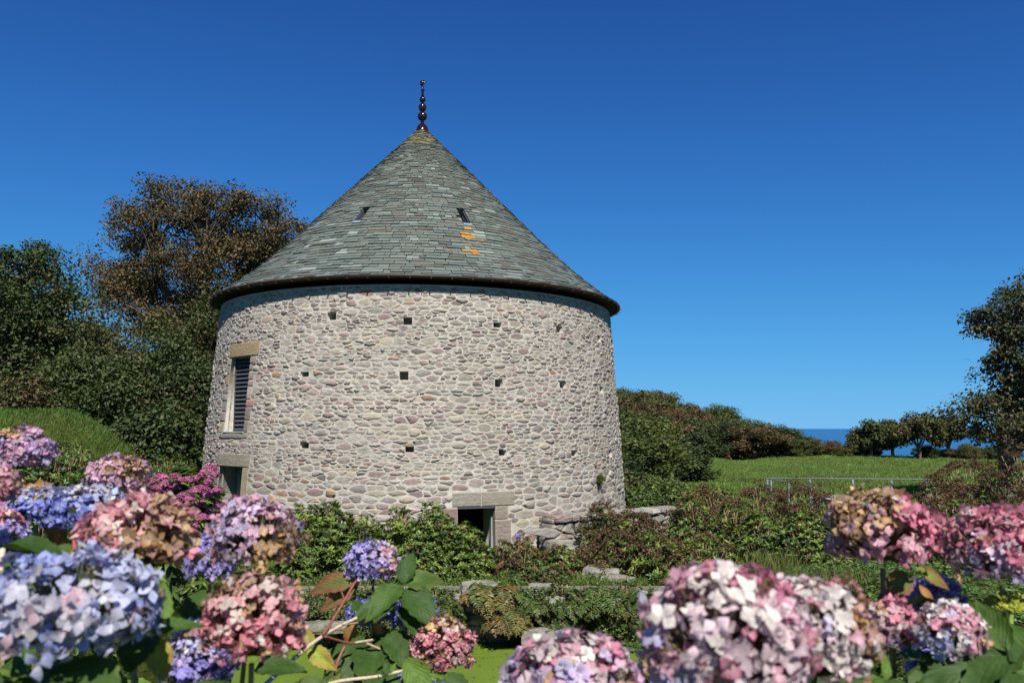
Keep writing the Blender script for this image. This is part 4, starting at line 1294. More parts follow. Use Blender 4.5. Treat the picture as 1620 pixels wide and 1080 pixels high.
# ------------------------------------------------------------------ rosette shrubs (hydrangeas out of flower)
def rosettes(mb, C, out, L, pal, nl=7, stems=None, tilt=(.25, .8)):
    n = len(C); up = nrm(out + np.array([0, 0, .9]))
    ref = rdir(n); a = nrm(np.cross(up, ref)); b = np.cross(up, a)
    ang = (np.arange(nl) * 2 * PI / nl)[None] + rng.uniform(0, 6, (n, 1)) + rng.normal(0, .2, (n, nl))
    rad = a[:, None] * np.cos(ang)[..., None] + b[:, None] * np.sin(ang)[..., None]
    lift = rng.uniform(*tilt, (n, nl, 1))
    al = nrm(rad + up[:, None] * lift); nn = up[:, None] - rad * lift * .9
    Ls = L * rng.uniform(.65, 1.2, (n, 1)) * rng.uniform(.7, 1.15, (n, nl))
    M = scale_frames(frames(nn.reshape(-1, 3), al.reshape(-1, 3)), Ls.ravel())
    col = np.repeat(palette(pal, n, .2), nl, 0) * rng.uniform(.8, 1.2, (n * nl, 1))
    mb.scatter(L2_V * np.array([.85, 1.12, 1]), L2_F, M, np.repeat(C, nl, 0) + up.repeat(nl, 0) * .0, col, L2_U)
    if stems is not None: rods(stems, C - up * L * 2.2, C, .006, .005, 3, np.array([(.20, .14, .07)]))

def dome_points(ells, n, zfloor=None, fill=.25, seed=None):
    """points on the uneven outer surface of a union of ellipsoids"""
    E = np.array(ells, float); ar = E[:, 3] * E[:, 5] + E[:, 3] * E[:, 4]
    w = rng.choice(len(E), n * 3, p=ar / ar.sum()); d = rdir(n * 3); d[:, 2] = np.abs(d[:, 2]) * np.where(rng.random(n * 3) < .8, 1, -1)
    ph = np.sin(d[:, 0] * 7 + w * 2.1) * np.sin(d[:, 1] * 6 + w) * .07 + np.sin(d[:, 2] * 9 + d[:, 0] * 5) * .05
    k = 1 + ph + rng.normal(0, .035, n * 3); inn = rng.random(n * 3) < fill; k[inn] *= rng.uniform(.6, .95, inn.sum())
    P = E[w, :3] + d * k[:, None] * E[w, 3:6]
    N = nrm(d / E[w, 3:6])
    keep = np.ones(len(P), bool)
    for j, e in enumerate(E):
        q = (((P - e[:3]) / e[3:6]) ** 2).sum(1); keep &= (q > .55) | (w == j)
    gzv = terrain(P[:, 0], P[:, 1]) - .02
    keep &= P[:, 2] > gzv
    P, N = P[keep], N[keep]; return P[:n], N[:n]

def epx(px0, px1, ytop, ybot, Y, depth=.6):
    a = at(px0, (ytop + ybot) / 2, Y); b = at(px1, (ytop + ybot) / 2, Y); t = at((px0 + px1) / 2, ytop, Y); bo = at((px0 + px1) / 2, ybot, Y)
    return ((a[0] + b[0]) / 2, Y, bo[2], (b[0] - a[0]) / 2, depth, t[2] - bo[2])

HYG = [(0.092, 0.150, 0.020, 5), (0.068, 0.112, 0.017, 4), (0.15, 0.205, 0.030, 2.4), (0.17, 0.11, 0.045, .5), (.036, .060, .012, 3)]
def hydrangea_shrub(label, ells, n, L=.13, pal=HYG, brown=0.0, brown_n=0, group=None, name='hydrangea_shrub', browncol=None, inner=True):
    E = np.array(ells); base = (E[:, 0].mean(), E[:, 1].mean(), gz(E[:, 0].mean(), E[:, 1].mean()))
    t = thing(name, label, 'shrub', base, group)
    L = L * .66; n = int(n * 2.0)
    P, N = dome_points(ells, n); F = MB(); S = MB()
    rosettes(F, P, N, L, pal, 7, S, (.35, 1.5))
    # shaded inner leaves and the woody stems that carry them
    Q, Nq = dome_points([(e[0], e[1], e[2], e[3] * .8, e[4] * .8, e[5] * .8) for e in ells], n)
    leafcloud(F, Q, L * 1.1, pal, template='full')
    m = min(90, len(P)); idx = rng.choice(len(P), m, replace=False)
    p1 = P[idx] - N[idx] * .10; p0 = p1.copy(); p0[:, :2] = p0[:, :2] * .6 + np.array(base[:2]) * .4 * 1.0; p0[:, 0] = p1[:, 0] * .75 + E[:, 0].mean() * .25
    p0[:, 2] = terrain(p0[:, 0], p0[:, 1]) - .05
    rods(S, p0, p1, .010, .005, 4, np.array([(.22, .16, .10)]))
    part('foliage', F, SHRUB, t, origin=base); part('stems', S, STEM, t, origin=base, kind='stuff')
    if brown_n:
        B = MB(); P2, N2 = dome_points(ells, int(brown_n)); P2 = P2 + N2 * .05 + np.array([0, 0, .05])
        k = 46; c = np.repeat(P2, k, 0); off = rdir(len(c)); off[:, 2] = np.abs(off[:, 2]) * .8 - .1
        pos = c + off * np.repeat(rng.uniform(.05, .10, len(P2)), k)[:, None]
        bc = browncol or [(0.100, 0.056, 0.032, 5), (0.070, 0.044, 0.026, 4), (0.14, 0.085, 0.048, 2), (0.105, 0.046, 0.034, 1.5), (.06, .075, .02, 1.5)]
        leafcloud(B, pos, .040, bc, out=off, template='simple', var=.25)
        part('seed_heads', B, DRY, t, origin=base, kind='stuff', label='dried brown flower heads')
    return t

hydrangea_shrub('leafy green hydrangea bush under the tower wall, left one of the pair', [epx(440, 530, 808, 918, 13.4, .7), epx(475, 575, 806, 915, 13.5, .7), epx(530, 625, 824, 918, 13.4, .7)], 560)
hydrangea_shrub('leafy green hydrangea bush growing up against the dark doorway', [epx(585, 680, 814, 918, 13.6, .7), epx(630, 740, 810, 918, 13.5, .7), epx(680, 782, 835, 920, 13.4, .7), epx(610, 700, 850, 922, 13.1, .6)], 700)
hydrangea_shrub('small reddish hydrangea bush right of the doorway', [epx(768, 830, 862, 925, 13.6, .4), epx(805, 850, 852, 905, 14.2, .35)], 130, .10,
                [(0.09, 0.13, 0.03, 3), (0.14, 0.08, 0.035, 3), (0.07, 0.10, 0.02, 3)], brown_n=22)
hydrangea_shrub('low hydrangea bush with bright shoots in front of the grey boulder', [epx(850, 925, 868, 925, 13.5, .4)], 150, .10,
                [(0.11, 0.18, 0.03, 4), (0.14, 0.08, 0.035, 2), (0.07, 0.10, 0.02, 2)], brown_n=18)
hydrangea_shrub('brown-headed hydrangea bush in front of the dry stone wall', [epx(912, 1005, 812, 920, 14.2, .7), epx(955, 1060, 822, 922, 14.0, .7), epx(930, 1030, 850, 924, 13.6, .5)], 330, .11, brown_n=340)
hydrangea_shrub('green and brown hydrangea bush in the middle of the right border', [epx(1040, 1150, 796, 915, 14.2, .8), epx(980, 1090, 850, 922, 13.2, .6), epx(1110, 1220, 805, 915, 14.0, .8), epx(1060, 1180, 860, 925, 13.0, .6)], 700, .12, brown_n=170)
hydrangea_shrub('long bank of brown seed heads below the steel railing', [epx(1070, 1180, 784, 860, 17.0, .8), epx(1150, 1260, 778, 870, 16.5, .9), epx(1225, 1325, 776, 870, 16, .9)], 180, .11, brown_n=420)
hydrangea_shrub('bright green hydrangea bush below the bank of brown heads', [epx(1150, 1260, 820, 905, 13.5, .7), epx(1220, 1340, 815, 915, 13.0, .7)], 560, .12, brown_n=16)
hydrangea_shrub('reddish brown hydrangea bank at the right edge under the tree', [epx(1475, 1600, 738, 830, 15, 1.0), epx(1560, 1700, 722, 850, 14, 1.0), epx(1440, 1540, 775, 850, 14.0, .8)], 260, .11, brown_n=460,
                browncol=[(0.085, 0.040, 0.028, 5), (0.065, 0.036, 0.024, 4), (0.12, 0.07, 0.042, 1.5), (.05, .06, .018, 1)])
hydrangea_shrub('low green hydrangea bush in front of the right brown bank', [epx(1440, 1600, 800, 900, 11.5, .8), epx(1560, 1700, 800, 900, 11, .8)], 320, .11, brown_n=110)
# left side
hydrangea_shrub('fresh green hydrangea hedge at the foot of the grassy mound', [epx(30, 160, 706, 800, 10.0, .8), epx(-60, 80, 715, 800, 9.6, .8), epx(120, 235, 733, 800, 9.8, .6)], 1100, .085,
                [(0.095, 0.165, 0.030, 5), (0.065, 0.115, 0.022, 4), (0.13, 0.19, 0.04, 2)])
hydrangea_shrub('low green bush between the mound and the tower', [epx(205, 320, 728, 800, 14.5, .8)], 320, .11, [(0.07, 0.12, 0.025, 5), (0.05, 0.09, 0.02, 4), (.11, .15, .03, 1)])

WEED = [(0.060, 0.100, 0.018, 5), (0.045, 0.075, 0.015, 4), (0.095, 0.135, 0.025, 2), (.11, .085, .03, .8)]
for lab, ee, nn_ in (('bushy weeds hanging over the pond wall left of the big pink head', [epx(935, 1050, 925, 1015, 11.95, .35)], 230),
                 ('leafy weeds on the pond wall under the grey boulder', [epx(850, 930, 922, 990, 12.0, .3)], 150),
                 ('dark leafy weeds on the pond wall behind the red stems', [epx(455, 545, 935, 985, 12.0, .3)], 150),
                 ('low weeds on the pond wall between the lilac head and the yellow fern', [epx(640, 740, 935, 1000, 12.0, .28)], 150),
                 ('reddish weeds on the bank between the boulder and the pond wall', [epx(800, 900, 890, 935, 12.9, .4)], 150)):
    hydrangea_shrub(lab, ee, nn_, .085, WEED, name='weed_clump', brown_n=10 if 'reddish' in lab else 0)

# ------------------------------------------------------------------ ferns, ivy, grasses
def fern(label, px, py, Y, n, L, pal, group=None, name='fern', drop=.2):
    n = int(n * 1.8); L = L * .68
    c = at(px, py, Y); t = thing(name, label, 'fern', tuple(c), group); F = MB(); S = MB()
    for i in range(n):
        a = rng.uniform(-PI, PI) if rng.random() < .4 else rng.uniform(-2.6, -.5); l = L * rng.uniform(.6, 1.2)
        d = np.array([math.cos(a), math.sin(a), 0]); k = 10; tt = np.linspace(0, 1, k)[:, None]
        el = rng.uniform(.5, 1.15)
        p = c + rng.normal(0, .5, 3) * np.array([L * .45, .1, L * .22]) + d * l * tt * .75 + np.array([0, 0, 1]) * l * (el * tt - (el + drop) * tt ** 2)
        tube(S, p, np.linspace(.004, .0015, k), 3, (.20, .15, .07), False)
        # pinnae
        m = 16; q = np.linspace(.15, .98, m); P = np.stack([np.interp(q, tt[:, 0], p[:, j]) for j in range(3)], 1)
        tang = nrm(np.gradient(P, axis=0)); side = nrm(np.cross(tang, [0, 0, 1.0])); up = np.cross(side, tang)
        col = palette(pal, 1, .2)
        for sg in (-1, 1):
            al = nrm(side * sg + tang * .45 + up * rng.normal(0, .2, (m, 1))); M = frames(up + rng.normal(0, .25, (m, 3)), al)
            ln = l * .20 * np.sin(np.clip(q * 1.05, 0, 1) * PI) ** .6 + .012
            F.scatter(L2_V * np.array([.75, 1, 1]), L2_F, scale_frames(M, ln), P, np.repeat(col, m, 0) * rng.uniform(.8, 1.2, (m, 1)), L2_U)
    part('fronds', F, SHRUB, t, origin=c); part('stalks', S, STEM, t, origin=c)
FERN = [(0.12, 0.115, 0.028, 4), (0.16, 0.10, 0.03, 3), (0.08, 0.11, 0.025, 3), (0.19, 0.13, 0.035, 1)]
FERNG = [(0.055, 0.095, 0.02, 4), (0.08, 0.12, 0.025, 3), (0.10, 0.09, 0.03, 1)]
fern('large yellowing fern clump hanging over the pond wall below the doorway', 785, 945, 12.0, 70, .75, FERN)
fern('yellow-brown fern tuft at the waterline below the large fern clump', 800, 985, 11.8, 50, .60, FERN)
fern('small green fern on the pond wall right of the large yellow fern', 850, 960, 11.9, 34, .45, FERNG)
fern('dark green fern at the middle of the pond wall', 910, 960, 11.9, 50, .55, FERNG)
fern('bushy green fern clump on the right part of the pond wall', 955, 950, 11.9, 60, .62, FERNG)
fern('brown and green fern clump at the right end of the pond wall', 1000, 960, 11.9, 60, .65, FERN + FERNG)
fern('dense fern clump just left of the large pink flower head', 1045, 950, 11.8, 50, .6, FERNG)
fern('dark ferns on the pond wall behind the woody stems', 490, 955, 11.9, 45, .45, [(.03, .055, .014, 3), (.05, .08, .02, 2)])
fern('low dark fern at the waterline left of the yellow fern', 620, 980, 11.9, 30, .45, FERNG)
fern('green fern tuft on the pond wall under the lilac flower head', 690, 965, 11.9, 36, .45, FERNG)
fern('low fern at the pond edge beside the lilac flower', 540, 965, 11.9, 30, .4, FERNG)
fern('small dark fern between the stones of the right pond wall', 890, 990, 11.8, 30, .36, FERNG)

def grass_tuft(label, px, py, Y, n, L, spread, pal, name='grass_tuft'):
    c = at(px, py, Y); c[2] = gz(c[0], Y); t = thing(name, label, 'grass', tuple(c)); B = MB()
    P = c + rng.normal(0, 1, (n, 3)) * np.array([spread, spread * .6, 0]); d = rdir(n) * .45; d[:, 2] = 1; l = L * rng.uniform(.5, 1.1, n)
    d = nrm(d); nn = nrm(np.cross(d, rdir(n)))
    blades(B, P, d, l, .012, pal, n); part('blades', B, GRASS, t, origin=c)
def blades(B, P, d, l, w, pal, n, patch=0.0):
    BV = np.array([(-.5, 0, 0), (.5, 0, 0), (-.35, .55, .06), (.35, .55, .06), (0, 1, .28)], float)
    BF = [np.array([[0, 1, 3, 2]]), np.array([[2, 3, 4]])]
    M = frames(np.cross(d, rdir(n)), d); M = M * np.stack([np.full(n, w), l, l], -1)[:, None, :]
    col = palette(pal, n, .25)
    if patch:
        x, y = P[:, 0], P[:, 1]
        f = np.sin(x * .9 + 2 * np.sin(y * .31)) * np.sin(y * .55 + 1.5 * np.sin(x * .4)) + .6 * np.sin(x * 2.3 + y) * np.sin(y * 1.7 - x * .6)
        f = np.clip(f * patch, -1, 1)[:, None]; col = col * (1 + .35 * f) + np.array([.05, .015, .01]) * np.maximum(0, -f)
    B.scatter(BV, BF, M, P, col)
GP = [(0.10, 0.13, 0.03, 3), (0.07, 0.10, 0.022, 3), (0.15, 0.13, 0.05, 2)]
grass_tuft('tall wispy grass clump in the right border', 1250, 925, 9.6, 900, .5, .3, GP)
grass_tuft('dry brownish grass clump at the left of the ivy bank', 1320, 930, 8.8, 500, .45, .2, [(0.15, 0.12, 0.05, 3), (0.09, 0.10, 0.03, 3)])
grass_tuft('upright grass clump behind the brown and green bush', 1225, 885, 12.0, 500, .45, .25, GP)

def build_grass():
    # mound
    n = 60000; x = rng.uniform(-15, -5.5, n); y = rng.uniform(10.5, 17.5, n); z = terrain(x, y); k = z > .45
    P = np.stack([x, y, z - .01], 1)[k]; n = len(P); d = rdir(n) * .55; d[:, 2] = 1; d = nrm(d); B = MB()
    blades(B, P, d, rng.uniform(.05, .13, n), .014, [(0.068, 0.140, 0.022, 5), (0.052, 0.108, 0.018, 4), (0.10, 0.14, 0.04, 1.2)], n, .6)
    tag(part('mound_grass', B, GRASS), 'short green grass covering the mound at the left', kind='stuff')
    # strip between the pond wall and the tower
    n = 26000; x = rng.uniform(-5.5, 4.5, n); y = rng.uniform(WALL_Y + .05, 16.2, n); z = terrain(x, y)
    r = np.hypot(x - TC[0], y - TC[1]); k = (r > 5.03); P = np.stack([x, y, z - .01], 1)[k]; n = len(P); d = rdir(n) * .8; d[:, 2] = 1; d = nrm(d); B = MB()
    blades(B, P, d, rng.uniform(.04, .14, n), .016, [(0.10, 0.16, 0.03, 5), (0.07, 0.11, 0.025, 4), (0.15, 0.12, 0.06, 1.5)], n)
    n = 7000; x = rng.uniform(-5.5, 4.5, n); y = rng.uniform(WALL_Y - .02, 14.2, n); z = terrain(x, y) + rng.uniform(.0, .07, n)
    leafcloud(B, np.stack([x, y, z], 1), .055, [(0.09, 0.16, 0.03, 5), (0.06, 0.10, 0.02, 4), (0.14, .09, .04, 1)], .9)
    tag(part('bank_grass', B, GRASS), 'rough grass and weeds between the pond wall and the tower', kind='stuff')
    # field
    n = 70000; y = 24 + 38 * rng.random(n) ** 1.1; a = rng.uniform(.12, .68, n); x = a * y; z = terrain(x, y)
    P = np.stack([x, y, z - .01], 1); d = rdir(n) * .5; d[:, 2] = 1; d = nrm(d); B = MB()
    blades(B, P, d, rng.uniform(.05, .16, n), .035, [(0.092, 0.158, 0.028, 5), (0.074, 0.128, 0.024, 3), (0.14, 0.165, 0.05, 2)], n, .9)
    tag(part('field_grass', B, GRASS), 'pasture grass of the field in front of the sea', kind='stuff')
    # ivy bank on the right of the pond, and its ground cover
    n = 26000; x = rng.uniform(2.3, 7.5, n); y = rng.uniform(4.6, 12.5, n); z = terrain(x, y) + np.abs(rng.normal(0, .05, n)) + .06 * np.sin(x * 5) * np.sin(y * 4)
    B = MB(); leafcloud(B, np.stack([x, y, z], 1), .055, [(0.075, 0.14, 0.03, 5), (0.05, 0.095, 0.02, 4), (0.11, 0.17, 0.04, 2)], 1.0, template='full')
    tag(part('ivy_ground_cover', B, SHRUB), 'small-leaved green ground cover on the bank right of the pond', kind='stuff')
    n = 14000; x = rng.uniform(-8, -3.3, n); y = rng.uniform(4.5, 13, n); z = terrain(x, y) + np.abs(rng.normal(0, .06, n))
    B = MB(); leafcloud(B, np.stack([x, y, z], 1), .07, [(0.06, 0.11, 0.022, 5), (0.045, 0.08, 0.02, 4)], 1.0, template='full')
    tag(part('bank_ground_cover', B, SHRUB), 'green ground cover on the bank left of the pond', kind='stuff')
    # fallen petals and leaf bits floating in the duckweed
    n = 1500; x = rng.uniform(-4.2, 3.2, n); y = WALL_Y - .1 - np.abs(rng.normal(0, 1, n)) * rng.choice([.5, 4], n); k = y > 4.2; x, y = x[k], y[k]; n = len(x)
    M = scale_frames(frames(np.tile([0, 0, 1.0], (n, 1)) + rng.normal(0, .15, (n, 3)), rdir(n)), rng.uniform(.015, .06, n)); B = MB()
    B.scatter(LEAF_V * np.array([1, 1, .3]), LEAF_F, M, np.stack([x, y, np.full(n, WATER_Z + .008)], 1), palette([(.12, .08, .03, 3), (.16, .20, .05, 4), (.05, .07, .02, 4), (.3, .22, .18, .5)], n, .3))
    tag(part('floating_debris', B, SHRUB), 'leaf bits and petals floating on the green pond', kind='stuff')
    # creeping plants over the pond wall
    n = 20000; x = rng.uniform(-4.5, 3.6, n); m = np.sin(x * 2.3) + np.sin(x * 5.1 + 1) + rng.normal(0, .5, n) > -.35; x = x[m]; n = len(x)
    y = WALL_Y - .04 - np.abs(rng.normal(0, .06, n)); z = WATER_Z + .05 + (0.72) * rng.random(n) ** .8
    B = MB(); leafcloud(B, np.stack([x, y, z], 1), .05, [(0.045, 0.085, 0.018, 5), (0.07, 0.11, 0.025, 4), (.12, .10, .03, 1)], .4, np.tile([0, -1., .2], (n, 1)))
    tag(part('wall_creeper', B, SHRUB), 'small creeping plants growing over the pond wall', kind='stuff')
build_grass()

# tuft growing out of the tower wall, with dry roots hanging below
def wall_tuft():
    u, z = on_tower(945, 758); c = np.array(tw(u, z, .02)); d = np.array([*tdir(u / UR), 0.0])
    t = thing('wall_plant', 'tuft of green plant growing out of the right side of the tower wall', 'plant', tuple(c)); B = MB(); n = 260
    dd = nrm(rdir(n) * .8 + d * .9 + np.array([0, 0, .35])); P = c + rng.normal(0, .03, (n, 3))
    blades(B, P, dd, rng.uniform(.08, .2, n), .014, [(0.10, 0.13, 0.025, 4), (0.16, 0.15, 0.04, 2)], n); part('blades', B, GRASS, t, origin=c)
    B = MB(); n = 60; dd = nrm(rdir(n) * .15 + d * .12 + np.array([0, 0, -1])); blades(B, c + rng.normal(0, .03, (n, 3)) + np.array([0, 0, -.03]), dd, rng.uniform(.08, .24, n), .007, [(0.07, 0.055, 0.035, 1)], n)
    part('dry_roots', B, GRASS, t, origin=c)
wall_tuft()

# ------------------------------------------------------------------ hydrangea flower heads
SEP_V = np.array([(0, 0, 0), (-.30, .28, .03), (0, .30, 0), (.30, .28, .03), (-.50, .62, .06), (0, .68, .03), (.50, .62, .06), (-.25, .92, .0), (.25, .92, .0), (0, 1.12, -.03)], float)
SEP_F = [np.array([[0, 2, 1], [0, 3, 2], [5, 9, 7], [5, 8, 9]]), np.array([[1, 2, 5, 4], [2, 3, 6, 5]]), np.array([[4, 5, 7], [5, 6, 8]])]
SEP_T = np.array([.0, .35, .1, .35, 1, .45, 1, 1.1, 1.1, 1.1])
PALS = {
    'paleblue': [(.42, .46, .68, 4), (.54, .54, .66, 4), (.64, .60, .60, 3), (.24, .30, .62, 2.5), (.62, .42, .50, 1.4), (.40, .24, .10, .3)],
    'blue': [(.16, .21, .66, 4), (.24, .29, .72, 3), (.33, .36, .74, 2), (.42, .34, .66, 1)],
    'violet': [(.27, .24, .70, 4), (.36, .30, .72, 4), (.46, .38, .74, 2), (.50, .33, .58, 1)],
    'deepblue': [(.10, .12, .55, 4), (.15, .17, .64, 3), (.22, .22, .68, 2)],
    'purplepink': [(.50, .24, .42, 4), (.40, .20, .46, 3), (.58, .34, .44, 3), (.36, .26, .50, 2), (.45, .24, .10, .7)],
    'pink': [(.64, .20, .29, 4), (.68, .36, .42, 4), (.72, .56, .56, 2.4), (.55, .12, .22, 2), (.48, .28, .13, 1.0)],
    'pinktan': [(.64, .19, .25, 5), (.68, .34, .36, 4), (.44, .23, .09, 1.6), (.34, .17, .07, 1), (.64, .52, .46, 2)],
    'pinkwhite': [(.68, .52, .57, 4.5), (.72, .36, .46, 3), (.70, .64, .60, 4), (.44, .42, .62, 1.2), (.64, .20, .32, 2.4), (.45, .26, .10, .7)],
    'lilacpink': [(.60, .36, .50, 4), (.52, .42, .64, 3), (.66, .50, .56, 3), (.60, .26, .36, 2), (.42, .26, .12, .9)],
    'tan': [(.40, .22, .08, 4), (.50, .31, .12, 3), (.30, .15, .06, 2), (.20, .09, .05, 1), (.52, .26, .26, 2)],
    'drytop': [(.44, .24, .09, 4), (.54, .33, .13, 4), (.32, .16, .06, 2), (.60, .42, .24, 1)],
    'purple': [(.36, .20, .58, 4), (.28, .16, .52, 3), (.44, .28, .62, 2)],
    'magenta': [(.46, .05, .20, 4), (.58, .14, .32, 3), (.36, .04, .22, 3), (.64, .34, .48, 1.5)],
}
def head_mesh(c, w, h, pal, pal2=None, pal2dir=None, floret=.016, seed=1, fullness=1.0, lowcut=-.35):
    """c centre, w width, h height; florets of four sepals on a flattened globe"""
    global rng
    keep = rng; rng = np.random.default_rng(seed)
    KP = .92
    A = 4 * PI * (w / 2) * (w / 2 * .5 + h / 2 * .5)
    n = int(A / (floret * floret * 3.2) * 1.7 * fullness)
    d = rdir(int(n * 1.7)); d = d[d[:, 2] > lowcut][:n]; n = len(d)
    E = np.array([w / 2, w / 2, h / 2]) * .93
    lump = 1 + .06 * np.sin(d[:, 0] * 6 + seed) * np.sin(d[:, 1] * 7 + 2 * seed) + .05 * np.sin(d[:, 2] * 8 + d[:, 0] * 5 + seed)
    rr = lump * rng.uniform(.86, 1.06, n); inn = rng.random(n) < .28; rr[inn] *= rng.uniform(.68, .88, inn.sum())
    P = c + d * E * rr[:, None]
    N = nrm(nrm(d / E) + rng.normal(0, .33, (n, 3)))
    col = palette(PALS[pal], n, .16)
    # neighbouring florets age together: patches of one tint
    reg = rdir(14); rc = palette([q for q in PALS[pal] if q[3] >= 2], 14, .08); near = (d @ reg.T + rng.normal(0, .05, (n, 14))).argmax(1); m0 = rng.random(n) < .62
    col[m0] = rc[near[m0]] * (1 + rng.normal(0, .1, (m0.sum(), 1)))
    if pal2:
        pd = np.array(pal2dir, float); pd = pd / np.linalg.norm(pd)
        s = d @ pd + rng.normal(0, .17, n); m = s > (.70 if pal2 == 'tan' else .56 if pal2 == 'drytop' else .5); col[m] = palette(PALS[pal2], m.sum(), .15)
    ref = rdir(n); a = nrm(np.cross(N, ref)); b = np.cross(N, a)
    F = MB(); size = floret * rng.uniform(.75, 1.25, n)
    dried = col[:, 0] > col[:, 2] * 2.0
    for k in range(4):
        an = k * PI / 2 + rng.normal(0, .13, n)
        rad = a * np.cos(an)[:, None] + b * np.sin(an)[:, None]
        lift = rng.normal(.15, .45, n); lift[dried] += rng.normal(.3, .4, dried.sum())
        al = nrm(rad + N * lift[:, None]); nn = nrm(N - rad * lift[:, None]) + rng.normal(0, .16, (n, 3))
        M = scale_frames(frames(nn, al), size * rng.uniform(.85, 1.1, n), size * rng.uniform(.85, 1.15, n), size * rng.normal(1.5, 2.6, n))
        base = col * KP * rng.uniform(.62, 1.2, (n, 1)); pale = base * .55 + np.array([.60, .56, .50]) * .45 * rng.uniform(.7, 1.1, (n, 1))
        t = SEP_T[None, :, None]; CC = pale[:, None] * (1 - t) + base[:, None] * t
        F.scatter(SEP_V, SEP_F, M, P + N * size[:, None] * .1, CC)
    # tiny centre bud of each floret
    bud = MB()
    F.scatter(np.array([(1, 0, 0), (0, 1, 0), (-1, 0, 0), (0, -1, 0), (0, 0, 1.2)], float) , [np.array([[0, 1, 4], [1, 2, 4], [2, 3, 4], [3, 0, 4]])], scale_frames(frames(N, a), size * .13), P + N * size[:, None] * .14, np.clip(col * .9, 0, 1))
    # stalks of the florets
    hub = c + np.array([0, 0, -h * .42]); rods(F, np.repeat((hub + (c - hub) * .25)[None], n, 0), P, .0011, .0008, 3, np.array([(.16, .20, .09)]) if not pal.startswith('pink') else np.array([(.22, .16, .10)]))
    rng = keep
    return F

# large leaf: grid with serrated edge
def big_leaf_mesh(name, seed, col, edge=None, width=.62, curl=.25):
    r = random.Random(seed); nu, nv = 13, 7; V = []; U = []; C = []
    for i in range(nu):
        t = i / (nu - 1); w = width * .5 * (math.sin(PI * t ** .78) ** .85 if 0 < t < 1 else 0) * (1 - .25 * t) + (.012 if i == 0 else 0)
        for j in range(nv):
            s = j / (nv - 1) * 2 - 1
            x = s * w
            if abs(s) == 1: x *= 1 + (.10 if i % 2 else -.03)
            z = .14 * abs(s) ** 1.3 * w * 2 - curl * t * t + .02 * math.sin(t * 9 + s * 3 + seed) + .015 * math.sin(s * 6 + seed)
            V.append((x, t, z)); U.append((t, s))
            k = 1 + r.uniform(-.08, .08)
            cc = np.array(col) * k
            if edge is not None:
                m = min(1, max(0, (abs(s) ** 2 * .9 + (t - .5) * .9))); cc = cc * (1 - m) + np.array(edge) * m
            C.append(cc)
    F = [[i * nv + j, i * nv + j + 1, (i + 1) * nv + j + 1, (i + 1) * nv + j] for i in range(nu - 1) for j in range(nv - 1)]
    mb = MB(); mb.add(V, F, np.array(C), np.array(U)); return mb.mesh(name, BIGLEAF, (0, 0, 0), True)
G1 = (.052, .100, .017); G2 = (.036, .074, .015); G3 = (.085, .150, .022); YL = (.24, .27, .035); RD = (.16, .075, .045); OR = (.30, .15, .05)
LEAFM = {'g': [big_leaf_mesh('leaf', 1, G1), big_leaf_mesh('leaf', 2, G2, None, .68, .35), big_leaf_mesh('leaf', 3, G3, None, .6, .12), big_leaf_mesh('leaf', 4, G1, (.10, .12, .03), .72, .5)],
         'y': [big_leaf_mesh('leaf', 5, YL, (.30, .16, .05), .7, .25)], 'r': [big_leaf_mesh('leaf', 6, (.10, .11, .03), (.22, .05, .04), .6, .3)],
         'o': [big_leaf_mesh('leaf', 7, OR, (.20, .09, .04), .55, .6)], 'b': [big_leaf_mesh('leaf', 8, G2, (.05, .09, .02), .75, .2)], 'm': [big_leaf_mesh('leaf', 9, (.14, .17, .03), (.24, .07, .05), .6, .3)]}
def put_leaf(parent, base, tip, kind='g', wide=1.0, facing=None, label=None):
    base = np.asarray(base, float); tip = np.asarray(tip, float); L = np.linalg.norm(tip - base)
    n = np.array([0.1, -.55, .8]) if facing is None else np.asarray(facing, float)
    M = frames(n[None], (tip - base)[None])[0] * L
    M[:, 0] *= wide
    me = random.choice(LEAFM[kind]); o = bpy.data.objects.new('leaf', me); COL.objects.link(o); o.parent = parent
    mm = Matrix(((M[0][0], M[0][1], M[0][2], base[0]), (M[1][0], M[1][1], M[1][2], base[1]), (M[2][0], M[2][1], M[2][2], base[2]), (0, 0, 0, 1)))
    o.matrix_basis = Matrix.Translation(-wloc(parent)) @ mm
    if label: o['label'] = label
    return o

